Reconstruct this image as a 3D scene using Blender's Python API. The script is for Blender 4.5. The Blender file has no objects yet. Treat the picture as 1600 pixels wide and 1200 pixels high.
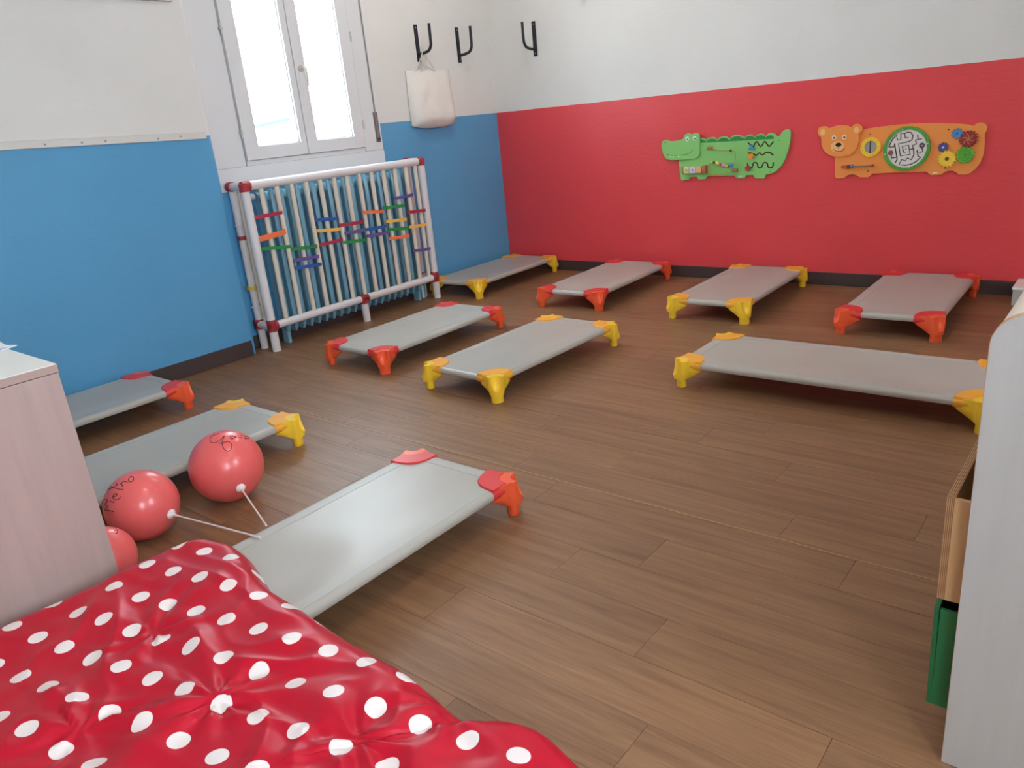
import bpy, bmesh, math, random
from mathutils import Vector, Matrix, noise
random.seed(7)
S = bpy.context.scene
COL = S.collection
PI = math.pi

# ---------------------------------------------------------------- camera
FPX = 1196.2039
CAM = Vector((4.31767, -5.13812, 1.23700))
PITCH, ROLL, YAW = math.radians(70.88166), math.radians(-5.65483), math.radians(40.84955)
CM = Matrix.Rotation(YAW, 3, 'Z') @ Matrix.Rotation(PITCH, 3, 'X') @ Matrix.Rotation(ROLL, 3, 'Z')
cam_data = bpy.data.cameras.new('camera')
cam = bpy.data.objects.new('camera', cam_data)
COL.objects.link(cam)
cam_data.sensor_fit = 'HORIZONTAL'
cam_data.sensor_width = 36.0
cam_data.lens = FPX / 1600 * 36.0
cam_data.clip_start = 0.02
cam.matrix_world = Matrix.Translation(CAM) @ CM.to_4x4()
S.camera = cam

# ---------------------------------------------------------------- colour management
S.view_settings.view_transform = 'Standard'
S.view_settings.look = 'None'
S.view_settings.gamma = 1
S.view_settings.use_curve_mapping = False
S.view_settings.exposure = 0.96
S.cycles.use_denoising = True
S.cycles.max_bounces = 10
S.cycles.diffuse_bounces = 6

# ---------------------------------------------------------------- world (overcast sky), daylight portals
SKY = 11.0
w = bpy.data.worlds.new('sky'); S.world = w; w.use_nodes = True
bg = w.node_tree.nodes['Background']
bg.inputs[0].default_value = (0.80, 0.91, 1.0, 1); bg.inputs[1].default_value = SKY
def portal(loc, d, sx, sy):
    l = bpy.data.lights.new('daylight_portal', 'AREA'); l.shape = 'RECTANGLE'; l.size = sx; l.size_y = sy
    l.cycles.is_portal = True
    o = bpy.data.objects.new('daylight_portal', l); COL.objects.link(o); o.location = loc
    o.rotation_euler = Vector(d).to_track_quat('-Z', 'Z').to_euler()
ROOM_X, ROOM_Y, ROOM_Z = 5.6, -6.6, 2.95
WIN_TOP = 2.45
portal((-0.20, -1.934, (1.18 + WIN_TOP) / 2), (1, 0, 0), 1.0, WIN_TOP - 1.15)
SIDE = [(-4.0, -3.1), (-6.2, -5.2)]
for a, b in SIDE: portal((ROOM_X + .2, (a + b) / 2, 1.7), (-1, 0, 0), b - a, 1.5)

# ---------------------------------------------------------------- helpers
def ray(px, py): return CM @ Vector(((px - 800) / FPX, (600 - py) / FPX, -1.0))
def onx(px, py, v): d = ray(px, py); return CAM + d * ((v - CAM.x) / d.x)
def ony(px, py, v): d = ray(px, py); return CAM + d * ((v - CAM.y) / d.y)
def onz(px, py, v): d = ray(px, py); return CAM + d * ((v - CAM.z) / d.z)
def lin(c):
    return tuple(((v / 255) / 12.92 if v / 255 <= .04045 else ((v / 255 + .055) / 1.055) ** 2.4) for v in c)

MATS = {}
def mat(name, rgb, rough=.5, metal=0.0, spec=.5, bump=0.0, bscale=60, var=0.0, vscale=6, coat=0.0, trans=0.0):
    if name in MATS: return MATS[name]
    m = bpy.data.materials.new(name); m.use_nodes = True
    nt = m.node_tree; N = nt.nodes; b = N['Principled BSDF']
    c = lin(rgb) + (1,)
    b.inputs['Base Color'].default_value = c
    b.inputs['Roughness'].default_value = rough
    b.inputs['Metallic'].default_value = metal
    b.inputs['Specular IOR Level'].default_value = spec
    b.inputs['Coat Weight'].default_value = coat
    b.inputs['Transmission Weight'].default_value = trans
    tc = N.new('ShaderNodeTexCoord')
    if var:
        nz = N.new('ShaderNodeTexNoise'); nz.inputs['Scale'].default_value = vscale; nz.inputs['Detail'].default_value = 4
        nt.links.new(tc.outputs['Object'], nz.inputs['Vector'])
        mx = N.new('ShaderNodeMix'); mx.data_type = 'RGBA'
        mx.inputs[6].default_value = tuple(v * (1 - var) for v in c[:3]) + (1,)
        mx.inputs[7].default_value = tuple(min(1, v * (1 + var)) for v in c[:3]) + (1,)
        nt.links.new(nz.outputs['Fac'], mx.inputs[0]); nt.links.new(mx.outputs[2], b.inputs['Base Color'])
    if bump:
        nz = N.new('ShaderNodeTexNoise'); nz.inputs['Scale'].default_value = bscale; nz.inputs['Detail'].default_value = 3
        nt.links.new(tc.outputs['Object'], nz.inputs['Vector'])
        bp = N.new('ShaderNodeBump'); bp.inputs['Strength'].default_value = bump; bp.inputs['Distance'].default_value = .002
        nt.links.new(nz.outputs['Fac'], bp.inputs['Height']); nt.links.new(bp.outputs['Normal'], b.inputs['Normal'])
    MATS[name] = m
    return m

def wood(name, rgb, axis='Z', dark=.8, rough=.45, scale=14, stretch=12):
    if name in MATS: return MATS[name]
    m = bpy.data.materials.new(name); m.use_nodes = True
    nt = m.node_tree; N = nt.nodes; b = N['Principled BSDF']; b.inputs['Roughness'].default_value = rough
    tc = N.new('ShaderNodeNewGeometry'); mp = N.new('ShaderNodeMapping')
    sc = [scale] * 3; sc['XYZ'.index(axis)] = scale / stretch; mp.inputs['Scale'].default_value = sc
    nt.links.new(tc.outputs['Position'], mp.inputs['Vector'])
    nz = N.new('ShaderNodeTexNoise'); nz.inputs['Scale'].default_value = 1.6; nz.inputs['Detail'].default_value = 7; nz.inputs['Roughness'].default_value = .65
    nt.links.new(mp.outputs['Vector'], nz.inputs['Vector'])
    r = N.new('ShaderNodeValToRGB'); c = lin(rgb)
    r.color_ramp.elements[0].position = .3; r.color_ramp.elements[1].position = .72
    r.color_ramp.elements[0].color = tuple(v * dark for v in c) + (1,); r.color_ramp.elements[1].color = c + (1,)
    nt.links.new(nz.outputs['Fac'], r.inputs['Fac']); nt.links.new(r.outputs['Color'], b.inputs['Base Color'])
    MATS[name] = m
    return m

class MB:
    """collects shapes; build() links them as one mesh object"""
    def __init__(s): s.v = []; s.f = []
    def add(s, vs, fs):
        o = len(s.v); s.v += [tuple(v) for v in vs]; s.f += [tuple(i + o for i in f) for f in fs]; return s
    def box(s, a, b, bev=0):
        x0, y0, z0 = (min(a[i], b[i]) for i in range(3)); x1, y1, z1 = (max(a[i], b[i]) for i in range(3))
        if bev:
            bm = bmesh.new(); bmesh.ops.create_cube(bm, size=1)
            for v in bm.verts: v.co = ((x0 + x1) / 2 + v.co.x * (x1 - x0), (y0 + y1) / 2 + v.co.y * (y1 - y0), (z0 + z1) / 2 + v.co.z * (z1 - z0))
            bmesh.ops.bevel(bm, geom=bm.edges[:], offset=bev, segments=2, profile=.5, affect='EDGES')
            bm.verts.index_update()
            s.add([v.co for v in bm.verts], [[v.index for v in f.verts] for f in bm.faces]); bm.free(); return s
        return s.add([(x0, y0, z0), (x1, y0, z0), (x1, y1, z0), (x0, y1, z0), (x0, y0, z1), (x1, y0, z1), (x1, y1, z1), (x0, y1, z1)],
                     [(0, 3, 2, 1), (4, 5, 6, 7), (0, 1, 5, 4), (1, 2, 6, 5), (2, 3, 7, 6), (3, 0, 4, 7)])
    def tube(s, pts, r, n=12, closed=False, rs=None, cap=True):
        pts = [Vector(p) for p in pts]; m = len(pts)
        tang = []
        for i in range(m):
            a = pts[(i - 1) % m] if closed or i > 0 else pts[i]
            b = pts[(i + 1) % m] if closed or i < m - 1 else pts[i]
            t = (b - a); tang.append(t.normalized() if t.length > 1e-9 else Vector((0, 0, 1)))
        up = Vector((0, 0, 1)) if abs(tang[0].z) < .9 else Vector((1, 0, 0))
        nrm = (up - tang[0] * up.dot(tang[0])).normalized()
        vs = []
        for i in range(m):
            nrm = (nrm - tang[i] * nrm.dot(tang[i])).normalized(); bi = tang[i].cross(nrm)
            rr = rs[i] if rs else r
            for k in range(n):
                a = 2 * PI * k / n; vs.append(pts[i] + (nrm * math.cos(a) + bi * math.sin(a)) * rr)
        fs = []
        for i in range(m if closed else m - 1):
            j = (i + 1) % m
            for k in range(n):
                l = (k + 1) % n; fs.append((i * n + k, i * n + l, j * n + l, j * n + k))
        if not closed and cap: fs += [tuple(range(n))[::-1], tuple((m - 1) * n + k for k in range(n))]
        return s.add(vs, fs)
    def prism(s, poly, fn, d0, d1, bev=0):
        """poly 2D points; fn(u,v,d)->xyz; extruded between d0 and d1, optional front chamfer at d1"""
        n = len(poly)
        if bev:
            ins = inset(poly, bev); sgn = 1 if d1 > d0 else -1
            L = [[fn(u, v, d0) for u, v in poly], [fn(u, v, d1 - sgn * bev) for u, v in poly], [fn(u, v, d1) for u, v in ins]]
        else: L = [[fn(u, v, d0) for u, v in poly], [fn(u, v, d1) for u, v in poly]]
        vs = [p for l in L for p in l]; fs = [tuple(range(n)), tuple((len(L) - 1) * n + k for k in range(n))[::-1]]
        for q in range(len(L) - 1):
            for k in range(n):
                l = (k + 1) % n; fs.append((q * n + k, (q + 1) * n + k, (q + 1) * n + l, q * n + l))
        return s.add(vs, fs)
    def lathe(s, prof, c, ax=(0, 0, 1), n=24):
        ax = Vector(ax).normalized(); up = Vector((0, 0, 1)) if abs(ax.z) < .9 else Vector((1, 0, 0))
        u = (up - ax * up.dot(ax)).normalized(); v = ax.cross(u); c = Vector(c); vs = []
        for r, h in prof:
            for k in range(n):
                a = 2 * PI * k / n; vs.append(c + ax * h + (u * math.cos(a) + v * math.sin(a)) * r)
        fs = []
        for i in range(len(prof) - 1):
            for k in range(n):
                l = (k + 1) % n; fs.append((i * n + k, i * n + l, (i + 1) * n + l, (i + 1) * n + k))
        fs += [tuple(range(n))[::-1], tuple((len(prof) - 1) * n + k for k in range(n))]
        return s.add(vs, fs)
    def sphere(s, c, r, n=14, sc=(1, 1, 1)):
        c = Vector(c); vs = []; fs = []
        for i in range(n + 1):
            t = PI * i / n
            for k in range(2 * n):
                a = PI * k / n; vs.append(c + Vector((math.sin(t) * math.cos(a) * sc[0], math.sin(t) * math.sin(a) * sc[1], math.cos(t) * sc[2])) * r)
        for i in range(n):
            for k in range(2 * n):
                l = (k + 1) % (2 * n); fs.append((i * 2 * n + k, (i + 1) * 2 * n + k, (i + 1) * 2 * n + l, i * 2 * n + l))
        return s.add(vs, fs)
    def mesh(s, name, m, org=(0, 0, 0), smooth=False):
        me = bpy.data.meshes.new(name); o = Vector(org)
        me.from_pydata([tuple(Vector(v) - o) for v in s.v], [], s.f); me.update()
        bm = bmesh.new(); bm.from_mesh(me); bmesh.ops.remove_doubles(bm, verts=bm.verts, dist=1e-6)
        bmesh.ops.recalc_face_normals(bm, faces=bm.faces); bm.to_mesh(me); bm.free()
        if m: me.materials.append(m)
        if smooth: shade(me, smooth)
        return me
    def build(s, name, m, parent=None, org=(0, 0, 0), smooth=False):
        """geometry is given in world space; org = the parent thing's location"""
        return link(name, s.mesh(name, m, org, smooth), parent)

def shade(me, ang):
    ang = 40 if ang is True else ang
    me.polygons.foreach_set('use_smooth', [True] * len(me.polygons))
    me.set_sharp_from_angle(angle=math.radians(ang))
def inset(poly, d):
    n = len(poly); A = sum(poly[i][0] * poly[(i + 1) % n][1] - poly[(i + 1) % n][0] * poly[i][1] for i in range(n)); sg = 1 if A > 0 else -1
    out = []
    for i in range(n):
        p0, p1, p2 = Vector(poly[i - 1]), Vector(poly[i]), Vector(poly[(i + 1) % n])
        e1 = (p1 - p0).normalized(); e2 = (p2 - p1).normalized()
        nn = Vector((-e1.y - e2.y, e1.x + e2.x)) * sg
        if nn.length > 1e-6: nn.normalize()
        out.append(tuple(p1 + nn * d))
    return out
def link(name, me, parent=None):
    o = bpy.data.objects.new(name, me); COL.objects.link(o)
    if parent: o.parent = parent
    return o
def tag(o, label=None, cat=None, group=None, kind=None):
    if label: o['label'] = label
    if cat: o['category'] = cat
    if group: o['group'] = group
    if kind: o['kind'] = kind
    return o
def thing(name, loc, label, cat, group=None):
    o = bpy.data.objects.new(name, None); COL.objects.link(o); o.location = loc; o.empty_display_size = .05
    return tag(o, label, cat, group)
def smooth_closed(pts, n=6):
    """Catmull-Rom through closed 2D points"""
    out = []; m = len(pts)
    for i in range(m):
        p0, p1, p2, p3 = (Vector(pts[(i + k - 1) % m]) for k in range(4))
        for j in range(n):
            t = j / n
            out.append(tuple(.5 * ((2 * p1) + (p2 - p0) * t + (2 * p0 - 5 * p1 + 4 * p2 - p3) * t * t + (3 * p1 - p0 - 3 * p2 + p3) * t ** 3)))
    return out
def smooth_open(pts, n=6):
    pts = [Vector(p) for p in pts]; out = []; m = len(pts)
    for i in range(m - 1):
        p0, p1, p2, p3 = pts[max(i - 1, 0)], pts[i], pts[i + 1], pts[min(i + 2, m - 1)]
        for j in range(n):
            t = j / n
            out.append(.5 * ((2 * p1) + (p2 - p0) * t + (2 * p0 - 5 * p1 + 4 * p2 - p3) * t * t + (3 * p1 - p0 - 3 * p2 + p3) * t ** 3))
    return out + [pts[-1]]

# ---------------------------------------------------------------- materials for the room
def paint(name, low, high, h, slope=0.0, y0=0.0):
    """two-tone wall paint: one colour up to a height, another above, with brushed plaster relief"""
    m = bpy.data.materials.new(name); m.use_nodes = True; nt = m.node_tree; N = nt.nodes; b = N['Principled BSDF']
    g = N.new('ShaderNodeNewGeometry'); sx = N.new('ShaderNodeSeparateXYZ'); nt.links.new(g.outputs['Position'], sx.inputs[0])
    ad = N.new('ShaderNodeMath'); ad.operation = 'MULTIPLY_ADD'; ad.inputs[1].default_value = -slope; ad.inputs[2].default_value = slope * y0
    nt.links.new(sx.outputs['Y'], ad.inputs[0])
    su = N.new('ShaderNodeMath'); su.operation = 'SUBTRACT'; nt.links.new(sx.outputs['Z'], su.inputs[0]); nt.links.new(ad.outputs[0], su.inputs[1])
    e = N.new('ShaderNodeTexNoise'); e.inputs['Scale'].default_value = 9; nt.links.new(g.outputs['Position'], e.inputs['Vector'])
    e2 = N.new('ShaderNodeMath'); e2.operation = 'MULTIPLY_ADD'; e2.inputs[1].default_value = .006; nt.links.new(e.outputs['Fac'], e2.inputs[0]); nt.links.new(su.outputs[0], e2.inputs[2])
    gt = N.new('ShaderNodeMath'); gt.operation = 'GREATER_THAN'; gt.inputs[1].default_value = h + .003; nt.links.new(e2.outputs[0], gt.inputs[0])
    nz = N.new('ShaderNodeTexNoise'); nz.inputs['Scale'].default_value = 2.2; nz.inputs['Detail'].default_value = 5; nt.links.new(g.outputs['Position'], nz.inputs['Vector'])
    def two(c):
        mx = N.new('ShaderNodeMix'); mx.data_type = 'RGBA'; c = lin(c)
        mx.inputs[6].default_value = tuple(v * .93 for v in c) + (1,); mx.inputs[7].default_value = tuple(min(1, v * 1.05) for v in c) + (1,)
        nt.links.new(nz.outputs['Fac'], mx.inputs[0]); return mx
    a, c = two(low), two(high)
    mx = N.new('ShaderNodeMix'); mx.data_type = 'RGBA'; nt.links.new(gt.outputs[0], mx.inputs[0]); nt.links.new(a.outputs[2], mx.inputs[6]); nt.links.new(c.outputs[2], mx.inputs[7])
    nt.links.new(mx.outputs[2], b.inputs['Base Color'])
    rr = N.new('ShaderNodeMapRange'); rr.inputs['To Min'].default_value = .42; rr.inputs['To Max'].default_value = .75; nt.links.new(gt.outputs[0], rr.inputs['Value']); nt.links.new(rr.outputs[0], b.inputs['Roughness'])
    mp = N.new('ShaderNodeMapping'); mp.inputs['Scale'].default_value = (1, 1, 2.6); nt.links.new(g.outputs['Position'], mp.inputs['Vector'])
    n2 = N.new('ShaderNodeTexNoise'); n2.inputs['Scale'].default_value = 22; n2.inputs['Detail'].default_value = 6; nt.links.new(mp.outputs['Vector'], n2.inputs['Vector'])
    bp = N.new('ShaderNodeBump'); bp.inputs['Strength'].default_value = .35; bp.inputs['Distance'].default_value = .004
    nt.links.new(n2.outputs['Fac'], bp.inputs['Height']); nt.links.new(bp.outputs['Normal'], b.inputs['Normal'])
    return m
BLUE, WHITE, RED = (92, 163, 209), (226, 224, 221), (230, 72, 78)
m_left = paint('paint_blue_white', BLUE, WHITE, 1.283)
m_pier = paint('paint_blue_white_pier', BLUE, WHITE, 1.300, .0286, -2.66)
m_back = paint('paint_red_white', RED, WHITE, 1.283)
m_plain = mat('plain_white_paint', (222, 218, 212), .8, bump=.2, bscale=30)
m_base = mat('brown_baseboard', (72, 58, 56), .5, var=.1)
m_winwhite = mat('white_lacquer', (224, 224, 226), .35, bump=.05, bscale=40)

def plank_mat():
    m = bpy.data.materials.new('brown_vinyl_plank'); m.use_nodes = True; nt = m.node_tree; N = nt.nodes; b = N['Principled BSDF']
    g = N.new('ShaderNodeNewGeometry'); oi = N.new('ShaderNodeObjectInfo')
    off = N.new('ShaderNodeVectorMath'); off.operation = 'SCALE'; off.inputs[0].default_value = (17, 31, 0); nt.links.new(oi.outputs['Random'], off.inputs['Scale'])
    ad = N.new('ShaderNodeVectorMath'); nt.links.new(g.outputs['Position'], ad.inputs[0]); nt.links.new(off.outputs[0], ad.inputs[1])
    mp = N.new('ShaderNodeMapping'); mp.inputs['Scale'].default_value = (1.3, 22, 1); nt.links.new(ad.outputs[0], mp.inputs['Vector'])
    n1 = N.new('ShaderNodeTexNoise'); n1.inputs['Scale'].default_value = 1.5; n1.inputs['Detail'].default_value = 8; n1.inputs['Roughness'].default_value = .62; n1.inputs['Distortion'].default_value = .6
    nt.links.new(mp.outputs[0], n1.inputs['Vector'])
    mp2 = N.new('ShaderNodeMapping'); mp2.inputs['Scale'].default_value = (9, 160, 1); nt.links.new(ad.outputs[0], mp2.inputs['Vector'])
    n2 = N.new('ShaderNodeTexNoise'); n2.inputs['Scale'].default_value = 1; n2.inputs['Detail'].default_value = 3; nt.links.new(mp2.outputs[0], n2.inputs['Vector'])
    r = N.new('ShaderNodeValToRGB'); e = r.color_ramp.elements
    e[0].position = .28; e[0].color = lin((124, 88, 62)) + (1,); e[1].position = .75; e[1].color = lin((162, 122, 88)) + (1,)
    k = e.new(.5); k.color = lin((144, 105, 75)) + (1,)
    nt.links.new(n1.outputs['Fac'], r.inputs['Fac'])
    mx = N.new('ShaderNodeMix'); mx.data_type = 'RGBA'; mx.blend_type = 'MULTIPLY'; mx.inputs[0].default_value = .5
    r2 = N.new('ShaderNodeValToRGB'); r2.color_ramp.elements[0].position = .3; r2.color_ramp.elements[0].color = (.72, .7, .68, 1); r2.color_ramp.elements[1].position = .6; r2.color_ramp.elements[1].color = (1, 1, 1, 1)
    nt.links.new(n2.outputs['Fac'], r2.inputs['Fac']); nt.links.new(r.outputs[0], mx.inputs[6]); nt.links.new(r2.outputs[0], mx.inputs[7])
    hs = N.new('ShaderNodeHueSaturation'); vr = N.new('ShaderNodeMapRange'); vr.inputs['To Min'].default_value = .93; vr.inputs['To Max'].default_value = 1.05
    nt.links.new(oi.outputs['Random'], vr.inputs['Value']); nt.links.new(vr.outputs[0], hs.inputs['Value']); nt.links.new(mx.outputs[2], hs.inputs['Color'])
    nt.links.new(hs.outputs[0], b.inputs['Base Color'])
    b.inputs['Roughness'].default_value = .42; b.inputs['Specular IOR Level'].default_value = .4
    bp = N.new('ShaderNodeBump'); bp.inputs['Strength'].default_value = .12; bp.inputs['Distance'].default_value = .001
    nt.links.new(n2.outputs['Fac'], bp.inputs['Height']); nt.links.new(bp.outputs[0], b.inputs['Normal'])
    return m

# ---------------------------------------------------------------- the setting
PX = .114            # face of the wall section left of the window
PY = -2.655          # its edge beside the window
floor = tag(MB().box((-.3, .3, -.08), (ROOM_X + .2, ROOM_Y - .2, -.004)).build('floor', mat('dark_subfloor', (52, 34, 24), .7)), 'brown wood plank vinyl floor', kind='structure')
m_plank = plank_mat()
unit = MB().box((0, 0, -.006), (1, 1, 0)).mesh('plank', m_plank)
ROW, LEN, GAP = .168, 1.005, .0010
JO = {0: 2.81, 1: 3.32, 2: 3.126, 3: 3.503, 4: 3.963, 5: 3.638, -1: 3.592, -2: 3.919, -3: 3.451, -4: 3.084, -5: 3.27}
k = math.ceil((-3.18 - 0) / -ROW)
for r in range(-19, 21):
    y1 = -3.18 - ROW * r; y0 = y1 - ROW
    y1 = min(y1, 0.0); y0 = max(y0, ROOM_Y)
    if y1 - y0 < .02: continue
    j = JO.get(r, random.uniform(0, LEN)); xs = [0.0]
    x = j - LEN * math.floor(j / LEN)
    while x < ROOM_X:
        if x - xs[-1] > .06: xs.append(x)
        x += LEN
    xs.append(ROOM_X)
    for a, b in zip(xs, xs[1:]):
        o = link('plank', unit, floor); o.location = (a + GAP / 2, y0 + GAP / 2, random.uniform(-.0003, 0)); o.scale = (b - a - GAP, y1 - y0 - GAP, 1)
tag(MB().box((.9, -3.186, 0), (4.1, -3.1815, .0012)).build('seam_strip', mat('pale_seam', (176, 138, 96), .4), floor), 'pale lap seam between two floor sheets')

def wall_boxes(mb, ax, pos, t, u0, u1, z0, z1, holes):
    """a wall slab with rectangular holes (u0,u1,z0,z1), built of boxes"""
    us = sorted({u0, u1, *[h[0] for h in holes], *[h[1] for h in holes]})
    for a, b in zip(us, us[1:]):
        hs = sorted([h for h in holes if h[0] <= a and h[1] >= b], key=lambda h: h[2]); z = z0
        for h in hs + [(0, 0, z1, z1)]:
            if h[2] > z:
                if ax == 'x': mb.box((pos, a, z), (pos + t, b, h[2]))
                else: mb.box((a, pos, z), (b, pos + t, h[2]))
            z = h[3]
    return mb
tag(wall_boxes(MB(), 'x', 0, -.3, ROOM_Y, 0.3, -.004, ROOM_Z, [(-2.405, -1.462, 1.125, WIN_TOP)]).build('wall_left', m_left), 'blue and white wall with the window', kind='structure')
# the projecting section of the same wall, rounded at its edge beside the window
rr = .035
pl = [(0, ROOM_Y), (PX, ROOM_Y)] + [(PX - rr + rr * math.cos(a), PY - rr + rr * math.sin(a)) for a in [i * PI / 16 for i in range(9)]] + [(0, PY)]
tag(MB().prism(pl, lambda u, v, d: (u, v, d), -.004, ROOM_Z).build('wall_pier', m_pier, smooth=30), 'blue wall section with white upper half left of the window', kind='structure')
tag(MB().box((-.3, 0, -.004), (ROOM_X + .2, .3, ROOM_Z)).build('wall_back', m_back), 'red wall with white upper half', kind='structure')
tag(wall_boxes(MB(), 'x', ROOM_X, .2, ROOM_Y, 0, -.004, ROOM_Z, [(a, b, .95, 2.45) for a, b in SIDE]).build('wall_right', m_plain), 'white side wall with two windows', kind='structure')
tag(MB().box((-.3, ROOM_Y, -.004), (ROOM_X + .2, ROOM_Y - .3, ROOM_Z)).build('wall_front', m_plain), 'plain white wall behind the viewer', kind='structure')
tag(MB().box((-.3, .3, ROOM_Z), (ROOM_X + .2, ROOM_Y - .3, ROOM_Z + .2)).build('ceiling', m_plain), 'white ceiling', kind='structure')
tag(MB().box((PX, ROOM_Y, 0), (PX + .011, PY - .035, .094), .002).build('baseboard_left', m_base), 'brown baseboard under the blue wall', kind='structure')
tag(MB().box((0, PY, 0), (.010, 0, .085), .002).build('baseboard_corner', m_base), 'brown baseboard behind the radiator', kind='structure')
tag(MB().box((.010, -.011, 0), (ROOM_X, 0, .083), .002).build('baseboard_back', m_base), 'dark brown baseboard under the red wall', kind='structure')

# white screwed strip along the paint edge, left
tr = MB(); ya, yb = -2.70, -5.4
za = lambda y: 1.281 - (y + 2.66) * .0286
tr.add([(PX, ya, za(ya)), (PX, yb, za(yb)), (PX, yb, za(yb) + .04), (PX, ya, za(ya) + .04)] + [(PX + .012, ya, za(ya) + .003), (PX + .012, yb, za(yb) + .003), (PX + .012, yb, za(yb) + .037), (PX + .012, ya, za(ya) + .037)],
       [(0, 1, 2, 3), (4, 7, 6, 5), (0, 4, 5, 1), (3, 2, 6, 7), (0, 3, 7, 4), (1, 5, 6, 2)])
trim = tag(tr.build('trim_1', mat('white_strip', (218, 214, 210), .5)), 'white screwed strip along the top of the blue paint', kind='structure')
for px, py in [(70, 226), (128, 223), (165, 220.5), (247, 216.5), (282, 213)]:
    p = onx(px, py, PX + .012); MB().lathe([(.005, 0), (.005, .0015), (.003, .0025)], p, (1, 0, 0), 10).build('screw', mat('steel', (150, 150, 150), .4, .7), trim, smooth=True)

# ---------------------------------------------------------------- window
FX = .012
win = thing('window_1', (0, -1.95, 1.1), 'white two-leaf window with bright daylight', None); win['kind'] = 'structure'
ORG = (0, -1.95, 1.1)
mb = MB()      # fixed casing around the leaves
mb.box((0, -2.648, 1.108), (FX, -2.412, 2.6), .002); mb.box((0, -1.455, 1.108), (FX, -1.297, 2.6), .002)
mb.box((-.03, -2.41, WIN_TOP), (FX, -1.455, 2.6)); mb.box((-.04, -2.405, 1.108), (FX, -1.462, 1.134))
mb.box((-.06, -2.405, 1.11), (-.032, -1.462, 1.16)); mb.box((-.06, -2.41, 1.11), (-.032, -2.38, WIN_TOP)); mb.box((-.06, -1.49, 1.11), (-.032, -1.455, WIN_TOP)); mb.box((-.06, -1.965, 1.11), (-.032, -1.93, WIN_TOP))
mb.build('casing', m_winwhite, win, ORG)
MB().box((0, -2.648, .975), (FX + .004, -1.297, 1.1065), .002).build('apron_board', m_winwhite, win, ORG)
for side, (y0, y1, g0, g1) in enumerate([(-2.403, -1.951, -2.31, -1.997), (-1.945, -1.466, -1.864, -1.556)]):
    m = MB(); z0, z1 = 1.138, WIN_TOP - .004; gz0, gz1 = 1.216, WIN_TOP - .09; x0, x1 = -.03, .026
    m.box((x0, y0, z0), (x1, g0, z1), .003); m.box((x0, g1, z0), (x1, y1, z1), .003)
    m.box((x0, g0 - .004, z0), (x1 - .0005, g1 + .004, gz0), .003); m.box((x0, g0 - .004, gz1), (x1 - .0005, g1 + .004, z1), .003)
    leaf = m.build('window_leaf', m_winwhite, win, ORG)
    bd = MB()      # glazing bead
    for a, b in [((g0, gz0), (g0 + .008, gz1)), ((g1 - .008, gz0), (g1, gz1)), ((g0, gz0), (g1, gz0 + .008)), ((g0, gz1 - .008), (g1, gz1))]:
        bd.box((-.012, a[0], a[1]), (.012, b[0], b[1]))
    bd.build('glazing_bead', m_winwhite, leaf, ORG)
    gm = bpy.data.materials.get('window_glass')
    if not gm:
        gm = bpy.data.materials.new('window_glass'); gm.use_nodes = True; nt = gm.node_tree; N = nt.nodes
        N.remove(N['Principled BSDF']); tb = N.new('ShaderNodeBsdfTransparent'); gb = N.new('ShaderNodeBsdfGlossy'); gb.inputs['Roughness'].default_value = .02
        mx = N.new('ShaderNodeMixShader'); mx.inputs[0].default_value = .04; tb.inputs[0].default_value = (.97, .99, .99, 1)
        nt.links.new(tb.outputs[0], mx.inputs[1]); nt.links.new(gb.outputs[0], mx.inputs[2]); nt.links.new(mx.outputs[0], N['Material Output'].inputs[0])
    MB().box((-.004, g0, gz0), (0, g1, gz1)).build('pane', gm, leaf, ORG)
    hy = y0 - .006 if side == 0 else y1 + .006
    for hz in ([1.872, 1.30] if side == 0 else [1.84, 1.285]):
        h = MB().tube([(.026, hy, hz - .03), (.026, hy, hz + .03)], .007, 10); h.box((.012, hy - .012, hz - .008), (.027, hy + .012, hz + .008), .002)
        h.build('hinge', mat('pale_metal', (196, 194, 190), .35, .4), leaf, ORG, smooth=True)
    if side == 1:
        hp = (.026, -1.902, 1.65)
        h = MB().lathe([(.02, 0), (.02, .006), (.014, .010)], hp, (1, 0, 0), 16)
        h.tube([(.03, -1.902, 1.655), (.062, -1.902, 1.655), (.070, -1.9, 1.645), (.070, -1.897, 1.60), (.066, -1.893, 1.545)], .008, 10, rs=[.007, .007, .008, .008, .005])
        h.build('window_handle', mat('ivory_metal', (186, 178, 164), .3, .3), leaf, ORG, smooth=True)
st = thing('shutter_strap', (FX, -1.33, 1.16), 'grey roller shutter strap in a slot beside the window', 'strap')
so = (FX, -1.33, 1.16)
MB().box((FX, -1.352, 1.16), (FX + .004, -1.312, 1.36), .0015).build('slot_plate', mat('grey_metal_plate', (128, 118, 116), .5, .3), st, so)
MB().box((FX + .004, -1.337, 1.19), (FX + .007, -1.327, 2.55)).build('strap_band', mat('grey_webbing', (150, 146, 144), .8), st, so)
MB().box((FX + .004, -1.340, 1.175), (FX + .012, -1.322, 1.19), .002).build('strap_stop', mat('dark_plastic', (70, 64, 62), .5), st, so)
# what lies beyond the glass
bl = thing('neighbour_building', (-6.6, 1, -3), 'bright building with a pale blue gutter seen through the window', 'building')
MB().box((-6.6, -9, -3), (-6.0, 9, 1.44)).build('facade', mat('white_plaster', (240, 240, 236), .9), bl, (-6.6, 1, -3))  # plain white plaster of the facade, under the overcast sky
a, b = onx(397, 198.5, -6), onx(450, 186, -6)
MB().tube([(-5.96, a.y, a.z), (-5.96, b.y, b.z)], .03, 8).build('gutter', mat('pale_blue_gutter', (18, 74, 100), .5), bl, (-6.6, 1, -3))
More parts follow.
